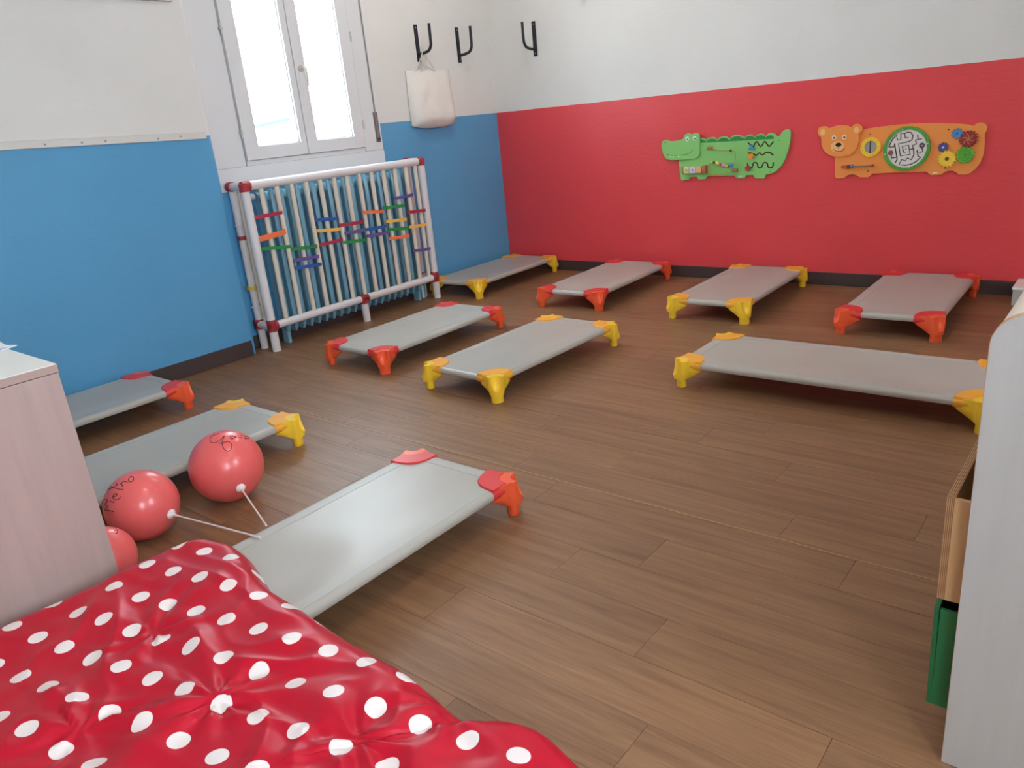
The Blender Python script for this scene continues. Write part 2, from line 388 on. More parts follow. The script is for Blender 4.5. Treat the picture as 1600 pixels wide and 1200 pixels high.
# frames of the two windows in the side wall
for k, (a, b) in enumerate(SIDE):
    m = MB(); z0, z1, x0, x1 = .95, 2.45, ROOM_X + .02, ROOM_X + .07; c = (a + b) / 2
    for p, q in (((a, z0), (a + .05, z1)), ((b - .05, z0), (b, z1)), ((a + .05, z0), (b - .05, z0 + .05)), ((a + .05, z1 - .05), (b - .05, z1)), ((c - .03, z0 + .05), (c + .03, z1 - .05))):
        m.box((x0, p[0], p[1]), (x1, q[0], q[1]))
    wf = tag(m.build('window_%d' % (k + 2), m_winwhite), 'white framed window in the side wall', kind='structure')
    for p, q in ((a + .05, c - .03), (c + .03, b - .05)): MB().box((ROOM_X + .04, p, z0 + .05), (ROOM_X + .044, q, z1 - .05)).build('pane', gm, wf)
# the board whose lower edge shows at the top left
bd = thing('notice_board', (PX, -3.2, 1.984), 'white framed board high on the wall left of the window', 'board')
bo = (PX, -3.2, 1.984)
MB().box((PX, -4.2, 1.984), (PX + .012, -2.73, 2.6)).build('panel', mat('board_white', (226, 224, 222), .5), bd, bo)
for a, b in [((-4.2, 1.984), (-2.73, 2.004)), ((-4.2, 2.58), (-2.73, 2.6)), ((-4.2, 2.004), (-4.18, 2.58)), ((-2.75, 2.004), (-2.73, 2.58))]:
    MB().box((PX + .002, a[0], a[1]), (PX + .02, b[0], b[1]), .002).build('frame_strip', mat('frame_pale', (214, 206, 200), .5), bd, bo)

# ---------------------------------------------------------------- ceiling lamps (outside the picture)
def ceiling_lamp(x, y, power, label):
    t = thing('ceiling_lamp', (x, y, ROOM_Z), label, 'lamp'); o = (x, y, ROOM_Z)
    MB().lathe([(.17, 0), (.17, -.03), (.15, -.035)], o, (0, 0, 1), 24).build('lamp_base', m_winwhite, t, o, smooth=True)
    em = bpy.data.materials.get('lamp_glass') or bpy.data.materials.new('lamp_glass'); em.use_nodes = True
    b = em.node_tree.nodes['Principled BSDF']; b.inputs['Emission Color'].default_value = (1, .93, .84, 1); b.inputs['Emission Strength'].default_value = power
    MB().lathe([(.14, -.035), (.15, -.05), (.13, -.08), (.07, -.10), (.01, -.105)], o, (0, 0, 1), 24).build('lamp_shade', em, t, o, smooth=True)
ceiling_lamp(1.15, -1.15, 22, 'round white ceiling lamp nearest the corner')
ceiling_lamp(3.2, -3.6, 22, 'round white ceiling lamp over the middle of the room')

# ---------------------------------------------------------------- radiator
m_rad = mat('blue_radiator_enamel', (128, 176, 198), .25, spec=.6)
RX0, RX1 = .035, .145
rad = thing('radiator', (.09, -1.82, .06), 'pale blue column radiator under the window behind the white pipe guard', 'radiator')
NS = 20; ry0, ry1 = -2.445, -1.205; step = (ry1 - ry0) / NS
def rad_section():
    m = MB(); hw = step * .5; t = .0165
    # flat column: rounded-edge plate, pointed at the foot and rounded at the head
    rows = [(.066, .25, .5), (.085, .62, .75), (.125, 1, 1), (.88, 1, 1), (.925, .97, .97), (.955, .7, .9), (.968, .25, .8)]
    cs = [(RX0, -.3), (RX1 - .028, -.3), (RX1 - .022, -1), (RX1 - .008, -1), (RX1, -.4), (RX1, .4), (RX1 - .008, 1), (RX1 - .022, 1), (RX1 - .028, .3), (RX0, .3)]
    vs = []; fs = []; n = len(cs); xm = (RX0 + RX1) / 2
    for z, ky, kx in rows:
        for x, y in cs: vs.append((xm + (x - xm) * kx, y * t * ky, z))
    for i in range(len(rows) - 1):
        for k in range(n): l = (k + 1) % n; fs.append((i * n + k, i * n + l, (i + 1) * n + l, (i + 1) * n + k))
    fs += [tuple(range(n))[::-1], tuple((len(rows) - 1) * n + k for k in range(n))]
    m.add(vs, fs)
    m.tube([(xm, -hw, .925), (xm, hw, .925)], .03, 12); m.tube([(xm, -hw, .125), (xm, hw, .125)], .024, 12)
    return m.mesh('section', m_rad, (.09, 0, .06), smooth=35)
sec = rad_section()
for i in range(NS):
    o = link('section', sec, rad); o.location = (0, ry0 + step * (i + .5) + 1.82, 0)
ro = (.09, -1.82, .06)
MB().tube([(.09, ry1, .112), (.09, ry1 + .05, .112), (.075, ry1 + .06, .09), (.075, ry1 + .06, 0.001)], .011, 10).build('pipe', m_rad, rad, ro, smooth=True)
MB().tube([(.09, ry1, .93), (.09, ry1 + .03, .93), (.075, ry1 + .045, .91), (.07, ry1 + .045, .0)], .011, 10).build('pipe', m_winwhite, rad, ro, smooth=True)
vk = MB().lathe([(.012, 0), (.02, .006), (.021, .03), (.015, .04)], (.09, ry0 - .005, .93), (0, -1, 0), 14)
vk.build('valve', mat('valve_plastic', (170, 184, 186), .4), rad, ro, smooth=True)
for yy in (ry0 + step * .5, ry1 - step * .5):
    MB().box((.06, yy - .012, 0), (.12, yy + .012, .08), .003).build('radiator_foot', m_rad, rad, ro)

# ---------------------------------------------------------------- pipe guard around the radiator
m_pvc = mat('white_pvc_pipe', (226, 222, 224), .32)
m_slat = mat('cream_slat_pipe', (226, 214, 198), .45)
m_tape = mat('red_tape', (172, 52, 58), .5)
CX, YL, YR, ZT, ZB, RP = .19, -2.570, -1.126, 1.003, .160, .0265
XR = .022 + RP * .4
cage = thing('radiator_guard', (CX, -1.85, 0), 'white plastic pipe guard with red taped joints woven with coloured strips', 'guard'); co = (CX, -1.85, 0)
def part(name, mb, m, parent=None, smooth=True): return mb.build(name, m, parent or cage, co, smooth)
for y in (YL, YR): part('front_post', MB().tube([(CX, y, 0), (CX, y, ZT)], RP, 16), m_pvc)
for y in (YL + .008, YR): part('rear_post', MB().tube([(XR + RP * .55, y, 0), (XR + RP * .55, y, ZT)], RP * .9, 16), m_pvc)
XQ = XR + RP * .55
part('middle_leg', MB().tube([(CX, -1.828, 0), (CX, -1.828, ZB)], RP * .95, 16), m_pvc)
part('top_rail', MB().tube([(CX, YL, ZT), (CX, YR, ZT)], RP, 16), m_pvc)
part('bottom_rail', MB().tube([(CX, YL, ZB), (CX, YR, ZB)], RP * .92, 16), m_pvc)
for y in (YL, YR):
    for z in (ZT, ZB): part('side_rail', MB().tube([(XQ, y, z), (CX, y, z)], RP * .9, 16), m_pvc)
    part('side_bar', MB().tube([((XQ + CX) / 2 + .01, y, ZB), ((XQ + CX) / 2 + .01, y, ZT)], .0125, 12), m_slat)
slat_me = MB().tube([(CX, 0, ZB), (CX, 0, ZT)], .0145, 12).mesh('slat', m_slat, (CX, 0, 0), smooth=True)
SY = [-2.461, -2.352, -2.245, -2.136, -2.027, -1.916, -1.811, -1.706, -1.598, -1.490, -1.384, -1.280, -1.187]
for y in SY:
    o = link('slat', slat_me, cage); o.location = (0, y + 1.85, 0)
def joint(c, arms):
    m = MB(); c = Vector(c)
    for a in arms:
        a = Vector(a); m.tube([c - a.normalized() * RP * .6, c + a], RP * 1.12, 14)
    part('taped_joint', m, m_tape)
for y, s in ((YL, 1), (YR, -1)):
    joint((CX, y, ZT), [(0, s * .035, 0), (0, 0, -.03)]); joint((CX, y, ZB), [(0, s * .034, 0), (0, 0, .04), (0, 0, -.034)])
    joint((XQ, y, ZT), [(.022, 0, 0)]); joint((XQ, y, ZB), [(0, 0, .03), (0, 0, -.03)])
joint((CX, -1.828, ZB), [(0, .032, 0), (0, -.032, 0), (0, 0, -.034)])
for z, c, r, h in ((.776, (214, 214, 216), .034, .010), (.70, (160, 60, 66), .0285, .024), (.395, (214, 188, 72), .038, .022), (.27, (206, 208, 210), .034, .010)):
    part('ring', MB().tube([(XQ, YL + .008, z - h / 2), (XQ, YL + .008, z + h / 2)], r, 18), mat('ring_%d_%d_%d' % c, c, .5))
STR = [('crimson', 396.5, 340, 443, 331.5), ('orange', 404, 374, 448, 361), ('green', 408, 389, 454, 385), ('green', 455, 389.5, 497, 384),
       ('blue', 490, 344, 529.6, 341), ('yellow', 491.7, 361, 532, 358), ('crimson', 498, 383, 536, 374), ('purple', 459, 407, 500, 400), ('blue', 461, 419, 504, 412),
       ('crimson', 532, 352, 569, 346), ('purple', 536, 365, 570, 359), ('green', 537, 379, 574, 374), ('orange', 566, 332, 600, 330), ('blue', 572, 359, 604, 353),
       ('purple', 574, 369, 606, 363), ('green', 600, 325, 633, 321), ('yellow', 604, 346, 636, 342), ('green', 607, 359, 640, 356), ('orange', 608, 373, 640, 368),
       ('purple', 616, 310, 646, 304), ('crimson', 636, 332, 666, 328), ('yellow', 640, 355, 668, 350), ('purple', 645, 392, 674, 388)]
SC = dict(crimson=(176, 44, 72), orange=(240, 118, 70), green=(36, 138, 70), blue=(38, 88, 168), yellow=(244, 190, 80), purple=(104, 84, 152))
for c, x0, y0, x1, y1 in STR:
    a, b = onx(x0, y0, CX + .012), onx(x1, y1, CX + .012)
    mid = (a + b) / 2; mid.x = CX + .023
    a.x = CX + .008; b.x = CX + .008
    pts = smooth_open([a, (a * .6 + mid * .4) + Vector((.006, 0, 0)), mid, (b * .6 + mid * .4) + Vector((.006, 0, 0)), b], 4)
    h = .0105 if c != 'orange' or x0 > 410 else .016
    m = MB(); vs = []; fs = []
    for p in pts:
        for dx, dz in ((-.003, -h), (.003, -h), (.003, h), (-.003, h)): vs.append((p.x + dx, p.y, p.z + dz))
    for i in range(len(pts) - 1):
        for k in range(4): fs.append((4 * i + k, 4 * i + (k + 1) % 4, 4 * i + 4 + (k + 1) % 4, 4 * i + 4 + k))
    n = 4 * (len(pts) - 1); fs += [(3, 2, 1, 0), (n, n + 1, n + 2, n + 3)]
    m.add(vs, fs); o = part('woven_strip', m, mat('strip_' + c, SC[c], .6), smooth=30); o['label'] = c + ' strip woven between the slats'

# ---------------------------------------------------------------- hooks and bag
m_hook = mat('black_iron', (34, 36, 48), .45, .2)
def hook(p, out, zt, zb, label, rise=.19, reach=.14, wdt=.036):
    """p = wall point (x,y), out = outward normal"""
    ox, oy = out; t = thing('coat_hook', (p[0], p[1], zb), label, 'hook', 'black coat hooks on the walls'); o = (p[0], p[1], zb)
    tx, ty = (-oy, ox)
    a = Vector((p[0], p[1], 0)); T = Vector((tx, ty, 0)); Nn = Vector((ox, oy, 0)); Zv = Vector((0, 0, 1))
    m = MB(); m.box(a - T * wdt / 2 + Zv * zb, a + T * wdt / 2 + Nn * .006 + Zv * zt, .002); m.build('back_plate', m_hook, t, o)
    z = zb + .05
    pts = [a + Nn * .004 + Zv * z, a + Nn * (reach * .45) + Zv * (z + .004), a + Nn * (reach * .8) + Zv * (z + .016), a + Nn * (reach * .97) + Zv * (z + .045), a + Nn * reach + Zv * (z + .08), a + Nn * (reach + .002) + Zv * (z + rise)]
    MB().tube(smooth_open(pts, 5), .0105, 10).build('arm', m_hook, t, o, smooth=True)
    for zz in (zb + .02, zt - .02):
        MB().lathe([(.005, .006), (.005, .0075), (.003, .009)], a + Zv * zz, Nn, 8).build('screw', mat('steel', (150, 150, 150), .4, .7), t, o)
hook((0, -.823), (1, 0), 1.931, 1.681, 'black coat hook with the bag hanging from it')
hook((0, -.385), (1, 0), 1.921, 1.672, 'black empty coat hook between the bag and the corner')
hook((.450, 0), (0, -1), 1.911, 1.664, 'black coat hook above the red paint near the corner')
hook((.935, 0), (0, -1), 2.236, 1.985, 'black coat hook cut off by the top of the picture')
bag = thing('shopping_bag', (.05, -.76, 1.22), 'white crumpled carrier bag hanging from a black hook above the blue paint', 'bag'); bo = (.05, -.76, 1.22)
def bag_mesh():
    m = MB(); NU, NV = 22, 16; vs = []; fs = []
    y0, y1, z0, z1 = -.985, -.535, 1.225, 1.622
    for face in (1, 0):
        for j in range(NV + 1):
            v = j / NV
            for i in range(NU + 1):
                u = i / NU; y = y0 + (y1 - y0) * u; z = z0 + (z1 - z0) * v
                edge = min(1, min(u, 1 - u) * 6); bot = min(1, v * 7)
                th = (.012 + .075 * (1 - v) ** .6) * (edge ** .6) * (.35 + .65 * bot)
                wr = noise.noise(Vector((u * 5, v * 4, 3.1))) * .012 + noise.noise(Vector((u * 11 + v * 7, v * 9, 8))) * .006
                x = (.014 + th + wr * (1 if face else .2) * edge) if face else .009 + .004 * edge
                yy = y + .012 * (1 - v) * (u - .5) + noise.noise(Vector((v * 4, face, u * 3))) * .006
                zz = z + .010 * math.sin(u * PI) * (v - .7) + (.02 * (1 - bot) * (abs(u - .5) * 2) ** 3)
                vs.append((max(x, .004), yy, zz))
    n = (NU + 1) * (NV + 1)
    for f in (0, 1):
        for j in range(NV):
            for i in range(NU):
                a = f * n + j * (NU + 1) + i; fs.append((a, a + 1, a + NU + 2, a + NU + 1))
    rim = [(j * (NU + 1), (j + 1) * (NU + 1)) for j in range(NV)] + [((j + 1) * (NU + 1) + NU, j * (NU + 1) + NU) for j in range(NV)] + [(i + 1, i) for i in range(NU)]
    for a, b in rim: fs.append((a, b, n + b, n + a))
    return m.add(vs, fs)
m_bag = mat('white_carrier_paper', (232, 226, 220), .55, bump=.25, bscale=14)
bag_mesh().build('bag_body', m_bag, bag, bo, smooth=55)
for yo in (-.07, .07):
    pts = smooth_open([(.03, -.80 + yo * 1.6, 1.61), (.04, -.81 + yo * .7, 1.68), (.052, -.822, 1.745), (.06, -.83 - yo * .3, 1.68), (.035, -.78 + yo, 1.612)], 6)
    MB().tube(pts, .0035, 6).build('handle', mat('cord_white', (222, 212, 204), .7), bag, bo, smooth=True)

# ---------------------------------------------------------------- cots
ZT_, RT = .106, .0152
def cot_deck(L, W, sag, wav, name='deck'):
    m = MB(); r = RT + .002
    wrap = [(-r * math.cos(a), math.sin(a)) for a in (math.radians(d) for d in (-40, -10, 20, 45, 70, 90))]
    def prof(n, Lx):
        A = [(x, s_) for x, s_ in wrap]; ins = [(Lx * i / n, 1.0) for i in range(1, n)]
        return A + ins + [(Lx - x, s_) for x, s_ in wrap[::-1]]
    px, py = prof(34, L), prof(16, W); vs = []; fs = []
    for (x, sx) in px:
        for (y, sy) in py:
            d = min(x, L - x, y, W - y); k = max(0, min(1, (d - .03) / .12))
            z = ZT_ + r * (sx + sy - 1) - sag * k * k * (3 - 2 * k)
            if wav: z += k * wav * (noise.noise(Vector((x * 3.2, y * 2.2, 4))) + .6 * math.sin(x * 17 + y * 5 + 2 * noise.noise(Vector((x * 2, y * 3, 1)))) * max(0, 1 - x / (L * .75)))
            vs.append((x, y, z))
    n = len(py)
    for i in range(len(px) - 1):
        for j in range(n - 1):
            x = (px[i][0] + px[i + 1][0]) / 2; y = (py[j][0] + py[j + 1][0]) / 2
            if min(x, L - x) + min(y, W - y) < .062: continue      # the fabric is cut away under the corner castings
            fs.append((i * n + j, (i + 1) * n + j, (i + 1) * n + j + 1, i * n + j + 1))
    return m.add(vs, fs)
def hem(L, W):
    m = MB(); o, wd, z = .004, .040, ZT_ + RT + .0027
    for a, b in [((.06, o), (L - .06, wd)), ((.06, W - wd), (L - .06, W - o)), ((o, .06), (wd, W - .06)), ((L - wd, .06), (L - o, W - .06))]:
        m.box((a[0], a[1], z - .003), (b[0], b[1], z))
    return m
def lens(n, bulge, a=.100, w_=.020):
    """convex curve between the two arm ends, corner at the origin, deck towards +x +y"""
    p0, p1 = Vector((a, w_)), Vector((w_, a)); c = Vector((bulge, bulge)); return [tuple((1 - t) ** 2 * p0 + 2 * t * (1 - t) * c + t * t * p1) for t in [i / n for i in range(n + 1)]]
def clip_mesh():
    """darker clip: rounded plate on the deck plus the two sleeves round the rails"""
    m = MB(); z = ZT_ + RT + .002
    arc = [(-.012 + .050 * math.cos(a), -.012 + .050 * math.sin(a)) for a in [math.radians(d) for d in range(95, -6, -10)]]
    pl = [(.102, -.014)] + lens(10, .090) + [(-.014, .102)] + arc
    m.prism(pl, lambda u, v, d: (u, v, d), z - .006, z + .0065, .002)
    for ax in (0, 1):
        p = lambda t: (t, 0, ZT_) if ax == 0 else (0, t, ZT_)
        m.tube([p(.03), p(.06), p(.100), p(.103)], .02, 14, rs=[.0215, .0212, .0205, .019])
    return m
def boolean_diff(m, cutters):
    ob = link('tmp', m.mesh('tmp', None)); cs = []
    for c in cutters:
        co_ = link('tmpc', c.mesh('tmpc', None)); cs.append(co_)
        md = ob.modifiers.new('b', 'BOOLEAN'); md.operation = 'DIFFERENCE'; md.object = co_; md.solver = 'EXACT'
    bpy.context.view_layer.update()
    me = bpy.data.meshes.new_from_object(ob.evaluated_get(bpy.context.evaluated_depsgraph_get()))
    for o in cs + [ob]: bpy.data.objects.remove(o)
    return me
def corner_mesh():
    """bright corner casting: flared from the foot to the two rails, with the stacking scoop"""
    m = MB(); n = 48; out = []
    for k in range(n):
        a = 2 * PI * k / n; c, s = math.cos(a), math.sin(a)
        da = min(abs(((a - 0 + PI) % (2 * PI)) - PI), abs(((a - PI / 2 + PI) % (2 * PI)) - PI))
        r = .0400 + .056 * math.exp(-(da / .34) ** 2)
        if .3 < a < 1.27: r = max(r, .055)
        x, y = max(r * c, -.034), max(r * s, -.034); out.append((x, y))
    def lvl(k, z, k2=0): return [((.034 * (1 - k) * math.cos(2 * PI * i / n) + p[0] * k), (.034 * (1 - k) * math.sin(2 * PI * i / n) + p[1] * k), z) for i, p in enumerate(out)]
    L_ = [lvl(0, .040), lvl(.12, .043), lvl(.97, .078), lvl(1, .086), lvl(1, ZT_ + .006), lvl(.93, ZT_ + RT + .006)]
    vs = [p for l in L_ for p in l]; fs = [tuple(range(n))[::-1], tuple((len(L_) - 1) * n + k for k in range(n))]
    for q in range(len(L_) - 1):
        for k in range(n):
            l = (k + 1) % n; fs.append((q * n + k, q * n + l, (q + 1) * n + l, (q + 1) * n + k))
    m.add(vs, fs)
    return boolean_diff(m, [MB().sphere((-.023, -.023, .130), .031, 24, (1.0, 1.0, 2.35))])
def foot_mesh(): return MB().add(*foot_geo())
def foot_geo():
    n = 24; vs = []; fs = []
    for z, k in ((0, .95), (.003, 1), (.046, .97)):
        for i in range(n):
            a = 2 * PI * i / n; p, q = .030 * k * math.cos(a), .022 * k * math.sin(a)      # wide across the corner's diagonal
            vs.append(((p + q) * .7071, (-p + q) * .7071, z))
    for r in range(2):
        for i in range(n): l = (i + 1) % n; fs.append((r * n + i, r * n + l, (r + 1) * n + l, (r + 1) * n + i))
    return vs, fs + [tuple(range(n))[::-1], tuple(2 * n + i for i in range(n))]
COTW = .4515
m_deck = None
def fabric():
    m = bpy.data.materials.new('grey_mesh_fabric'); m.use_nodes = True; nt = m.node_tree; N = nt.nodes; b = N['Principled BSDF']
    tc = N.new('ShaderNodeTexCoord'); nz = N.new('ShaderNodeTexNoise'); nz.inputs['Scale'].default_value = 3; nt.links.new(tc.outputs['Object'], nz.inputs['Vector'])
    mx = N.new('ShaderNodeMix'); mx.data_type = 'RGBA'; mx.inputs[6].default_value = lin((174, 169, 161)) + (1,); mx.inputs[7].default_value = lin((186, 181, 173)) + (1,)
    nt.links.new(nz.outputs[0], mx.inputs[0]); nt.links.new(mx.outputs[2], b.inputs['Base Color'])
    b.inputs['Roughness'].default_value = .33; b.inputs['Specular IOR Level'].default_value = .33
    wv = N.new('ShaderNodeTexChecker'); wv.inputs['Scale'].default_value = 500; nt.links.new(tc.outputs['Object'], wv.inputs['Vector'])
    bp = N.new('ShaderNodeBump'); bp.inputs['Strength'].default_value = .08; bp.inputs['Distance'].default_value = .0006; nt.links.new(wv.outputs['Fac'], bp.inputs['Height']); nt.links.new(bp.outputs[0], b.inputs['Normal'])
    return m
m_deck = fabric()
m_hem = mat('grey_fabric_hem', (180, 178, 172), .42)
m_steel = mat('grey_steel_tube', (150, 150, 150), .35, .6)
PLAST = {'red': (mat('red_clip_plastic', (226, 58, 60), .38), mat('orange_red_plastic', (248, 96, 56), .3)),
         'yellow': (mat('amber_clip_plastic', (248, 174, 58), .38), mat('yellow_plastic', (253, 206, 56), .3))}
clip0, corner0, foot0 = clip_mesh().mesh('corner_clip', None, smooth=35), corner_mesh(), foot_mesh().mesh('foot', None, smooth=35)
shade(corner0, 35)
CM_ = {}
for c, (a, b) in PLAST.items():
    l = []
    for me, mm in ((clip0, a), (corner0, b), (foot0, b)):
        q = me.copy(); q.materials.clear(); q.materials.append(mm); l.append(q)
    CM_[c] = l
decks = {}
def cot(org, ang, colour, label, L=.973, wav=0.0):
    """org = near-right foot on the floor seen along the length axis; ang = direction of the length"""
    t = thing('nap_cot', (org[0], org[1], 0), label, 'cot', 'stackable nap cots on the floor'); t.rotation_euler.z = ang
    key = (L, wav)
    if key not in decks:
        rails = [MB().tube([(.05, 0, ZT_), (L - .05, 0, ZT_)], RT, 12).mesh('side_rail', m_steel, smooth=True), MB().tube([(0, .05, ZT_), (0, COTW - .05, ZT_)], RT, 12).mesh('end_rail', m_steel, smooth=True)]
        decks[key] = (cot_deck(L, COTW, .004, wav).mesh('deck', m_deck, smooth=50), hem(L, COTW).mesh('hem', m_hem), rails)
    dk, hm, rails = decks[key]
    d = link('deck', dk, t); link('hem', hm, d)
    for y in (0, COTW): o = link('side_rail', rails[0], t); o.location = (0, y, 0)
    for x in (0, L): o = link('end_rail', rails[1], t); o.location = (x, 0, 0)
    cl, cr, ft = CM_[colour]
    for x, y, q in ((0, 0, 0), (L, 0, 1), (L, COTW, 2), (0, COTW, 3)):
        c = link('corner', cr, t); c.location = (x, y, 0); c.rotation_euler.z = q * PI / 2
        link('corner_clip', cl, c); link('foot', ft, c)
    return t
def cot_from(b, c, colour, label, L=.973, wav=0.0, shift=0.0):
    b = Vector(b); c = Vector(c); d = (c - b).normalized(); mid = (b + c) / 2 + d * shift; o = mid - d * L / 2
    return cot((o.x, o.y), math.atan2(d.y, d.x), colour, label, L, wav)
cot_from((2.081, -2.659), (2.105, -1.695), 'yellow', 'grey cot with yellow corners in the middle of the floor')
cot_from((1.229, -2.596), (1.227, -1.621), 'red', 'grey cot with red corners standing in front of the radiator guard')
cot_from((1.612, -1.078), (1.582, -.098), 'red', 'grey cot with red corners at the red wall under the coat hooks and green toy')
cot_from((.548, -1.045), (.528, -.075), 'yellow', 'grey cot with yellow corners tucked into the corner of the blue and red walls')
cot_from((2.588, -1.053), (2.572, -.09), 'yellow', 'grey cot with yellow corners at the red wall below the two animal panels')
cot_from((3.569, -1.052), (3.558, -.085), 'red', 'grey cot with red corners at the red wall below the orange bear panel')
cot_from((2.804, -4.417), (2.804, -3.444), 'red', 'grey cot with red corners partly under the polka dot cloth', wav=.007)
cot_from((1.608, -4.412), (1.608, -3.439), 'yellow', 'grey cot with yellow corners behind the two balloons')
cot_from((.650, -4.39), (.645, -3.413), 'red', 'grey cot with red corners along the blue wall beside the wooden cabinet')
# the long one lying across
cot((2.742, -2.126), math.radians(-.35), 'yellow', 'longer grey cot with yellow corners lying across beside the right shelf', L=1.205)

# ---------------------------------------------------------------- animal play panels on the red wall
def wallfn(d0=0):  # 2D (x,z) -> wall space, d = distance off the wall
    return lambda u, v, d: (u, -d, v)
WF = wallfn()
def panel_tools(cx, cy, s):
    def P(a, b, d=.02):
        p = ony(cx + a * s, cy + b * s, -d); return (p.x, p.z)
    def PL(pts, d=.02): return [P(a, b, d) for a, b in pts]
    return P, PL
def disc(mb, c, r, d0, d1, n=24, sx=1, sz=1, rot=0):
    pl = [(c[0] + r * sx * math.cos(2 * PI * k / n + rot), c[1] + r * sz * math.sin(2 * PI * k / n + rot)) for k in range(n)]
    return mb.prism(pl, WF, d0, d1, min(.0012, abs(d1 - d0) * .3))
def ribbon(mb, pts, wdt, d0, d1):
    """a flat line of given width along 2D points, as shallow geometry"""
    pts = [Vector(p) for p in pts]; L = []; R = []
    for i, p in enumerate(pts):
        a = pts[max(i - 1, 0)]; b = pts[min(i + 1, len(pts) - 1)]; t = (b - a).normalized(); n = Vector((-t.y, t.x)) * wdt / 2; L.append(p + n); R.append(p - n)
    return mb.prism([tuple(p) for p in L + R[::-1]], WF, d0, d1)
def wire(pts3, r, n=8): return MB().tube(smooth_open(pts3, 5), r, n)
def w3(p, d): return (p[0], -d, p[1])
m_green = mat('light_green_board', (136, 200, 112), .45); m_dgreen = mat('dark_green_print', (40, 140, 66), .5)
m_eye = mat('white_print', (232, 240, 244), .4); m_black = mat('black_print', (26, 26, 30), .4); m_slot = mat('dark_slot', (70, 26, 24), .7)
m_knobwood = mat('brown_wood_knob', (172, 104, 70), .5); m_wire = mat('gold_wire', (206, 170, 84), .35, .5)
TC = dict(blue=(70, 140, 200), orange=(240, 140, 50), red=(190, 50, 60), navy=(40, 60, 80), yellow=(244, 204, 90), pink=(226, 150, 176), green=(50, 130, 80))
def tmat(c): return mat('toy_' + c, TC[c], .4)

P, PL = panel_tools(1000, 160, .175)
cr = thing('crocodile_panel', (1.95, 0, .7), 'green crocodile activity panel on the red wall', 'wall toy'); O = (1.95, 0, .7)
def cpart(n, mb, m, par=None, sm=30): return mb.build(n, m, par or cr, O, sm)
sc_top = [(500, 330), (545, 318), (575, 322), (592, 335), (615, 316), (640, 311), (665, 314), (690, 334), (712, 312), (742, 303), (770, 306), (797, 326), (820, 301), (855, 290), (890, 292), (933, 314), (950, 296), (980, 286), (1005, 289), (1025, 305), (1045, 287), (1075, 278), (1100, 282), (1122, 300), (1142, 279), (1170, 271), (1200, 276), (1228, 300)]
body = sc_top + [(1247, 298), (1270, 262), (1295, 244), (1320, 239), (1340, 252), (1347, 280), (1342, 340), (1325, 420), (1300, 500), (1265, 565), (1220, 612), (1175, 637), (1122, 645), (1114, 678), (1104, 682), (1032, 680), (1022, 672), (1010, 650), (952, 650), (935, 678), (868, 681), (856, 672), (842, 655), (602, 660), (582, 688), (528, 691), (516, 682), (504, 665), (450, 668), (436, 692), (370, 698), (362, 688), (352, 600), (342, 500), (420, 420), (500, 380)]
cpart('body_board', MB().prism(PL(body, .018), WF, .003, .018, .002), m_green)
band = [(528, 336), (545, 330), (572, 334), (592, 347), (615, 328), (640, 323), (665, 326), (692, 346), (712, 324), (742, 315), (770, 318), (797, 338), (820, 313), (855, 302), (890, 304), (933, 326), (950, 308), (980, 298), (1005, 301), (1026, 317), (1045, 300), (1075, 291), (1100, 295), (1124, 312), (1145, 297), (1170, 292), (1192, 302), (1197, 326), (540, 362), (530, 355)]
cpart('back_stripe', MB().prism(PL(band, .0185), WF, .018, .0187), m_dgreen)
head = [(190, 385), (193, 362), (205, 345), (235, 337), (258, 347), (300, 347), (345, 338), (384, 326), (392, 300), (412, 281), (436, 278), (455, 288), (475, 278), (500, 274), (520, 280), (531, 300), (532, 380), (531, 455), (520, 480), (500, 497), (470, 506), (400, 511), (330, 515), (265, 516), (235, 505), (215, 480), (198, 435)]
hd = cpart('head_board', MB().prism(smooth_closed(PL(head, .032), 3), WF, .018, .032, .002), m_green)
for a, b in ((421, 326), (487, 320)):
    e = cpart('eye', disc(MB(), P(a, b, .033), .0135, .032, .0335, sz=1.1), m_eye, hd)
    cpart('pupil', disc(MB(), P(a + 3, b + 4, .034), .0055, .0335, .0345), mat('blue_pupil', (44, 70, 110), .4), hd)
mouth = smooth_open([Vector(p) for p in PL([(236, 463), (270, 471), (330, 472), (400, 467), (435, 456), (460, 440), (470, 420)], .0325)], 4)
cpart('mouth_line', ribbon(MB(), mouth, .0035, .032, .0326), mat('mouth_green', (52, 110, 48), .5), hd)
for a, b in ((272, 487), (297, 486), (345, 483)): cpart('tooth', disc(MB(), P(a, b, .033), .0045, .032, .0332, 12), m_eye, hd)
cpart('nostril', ribbon(MB(), PL([(215, 365), (228, 357), (238, 357)], .0325), .003, .032, .0325), mat('mouth_green', (52, 110, 48), .5), hd)
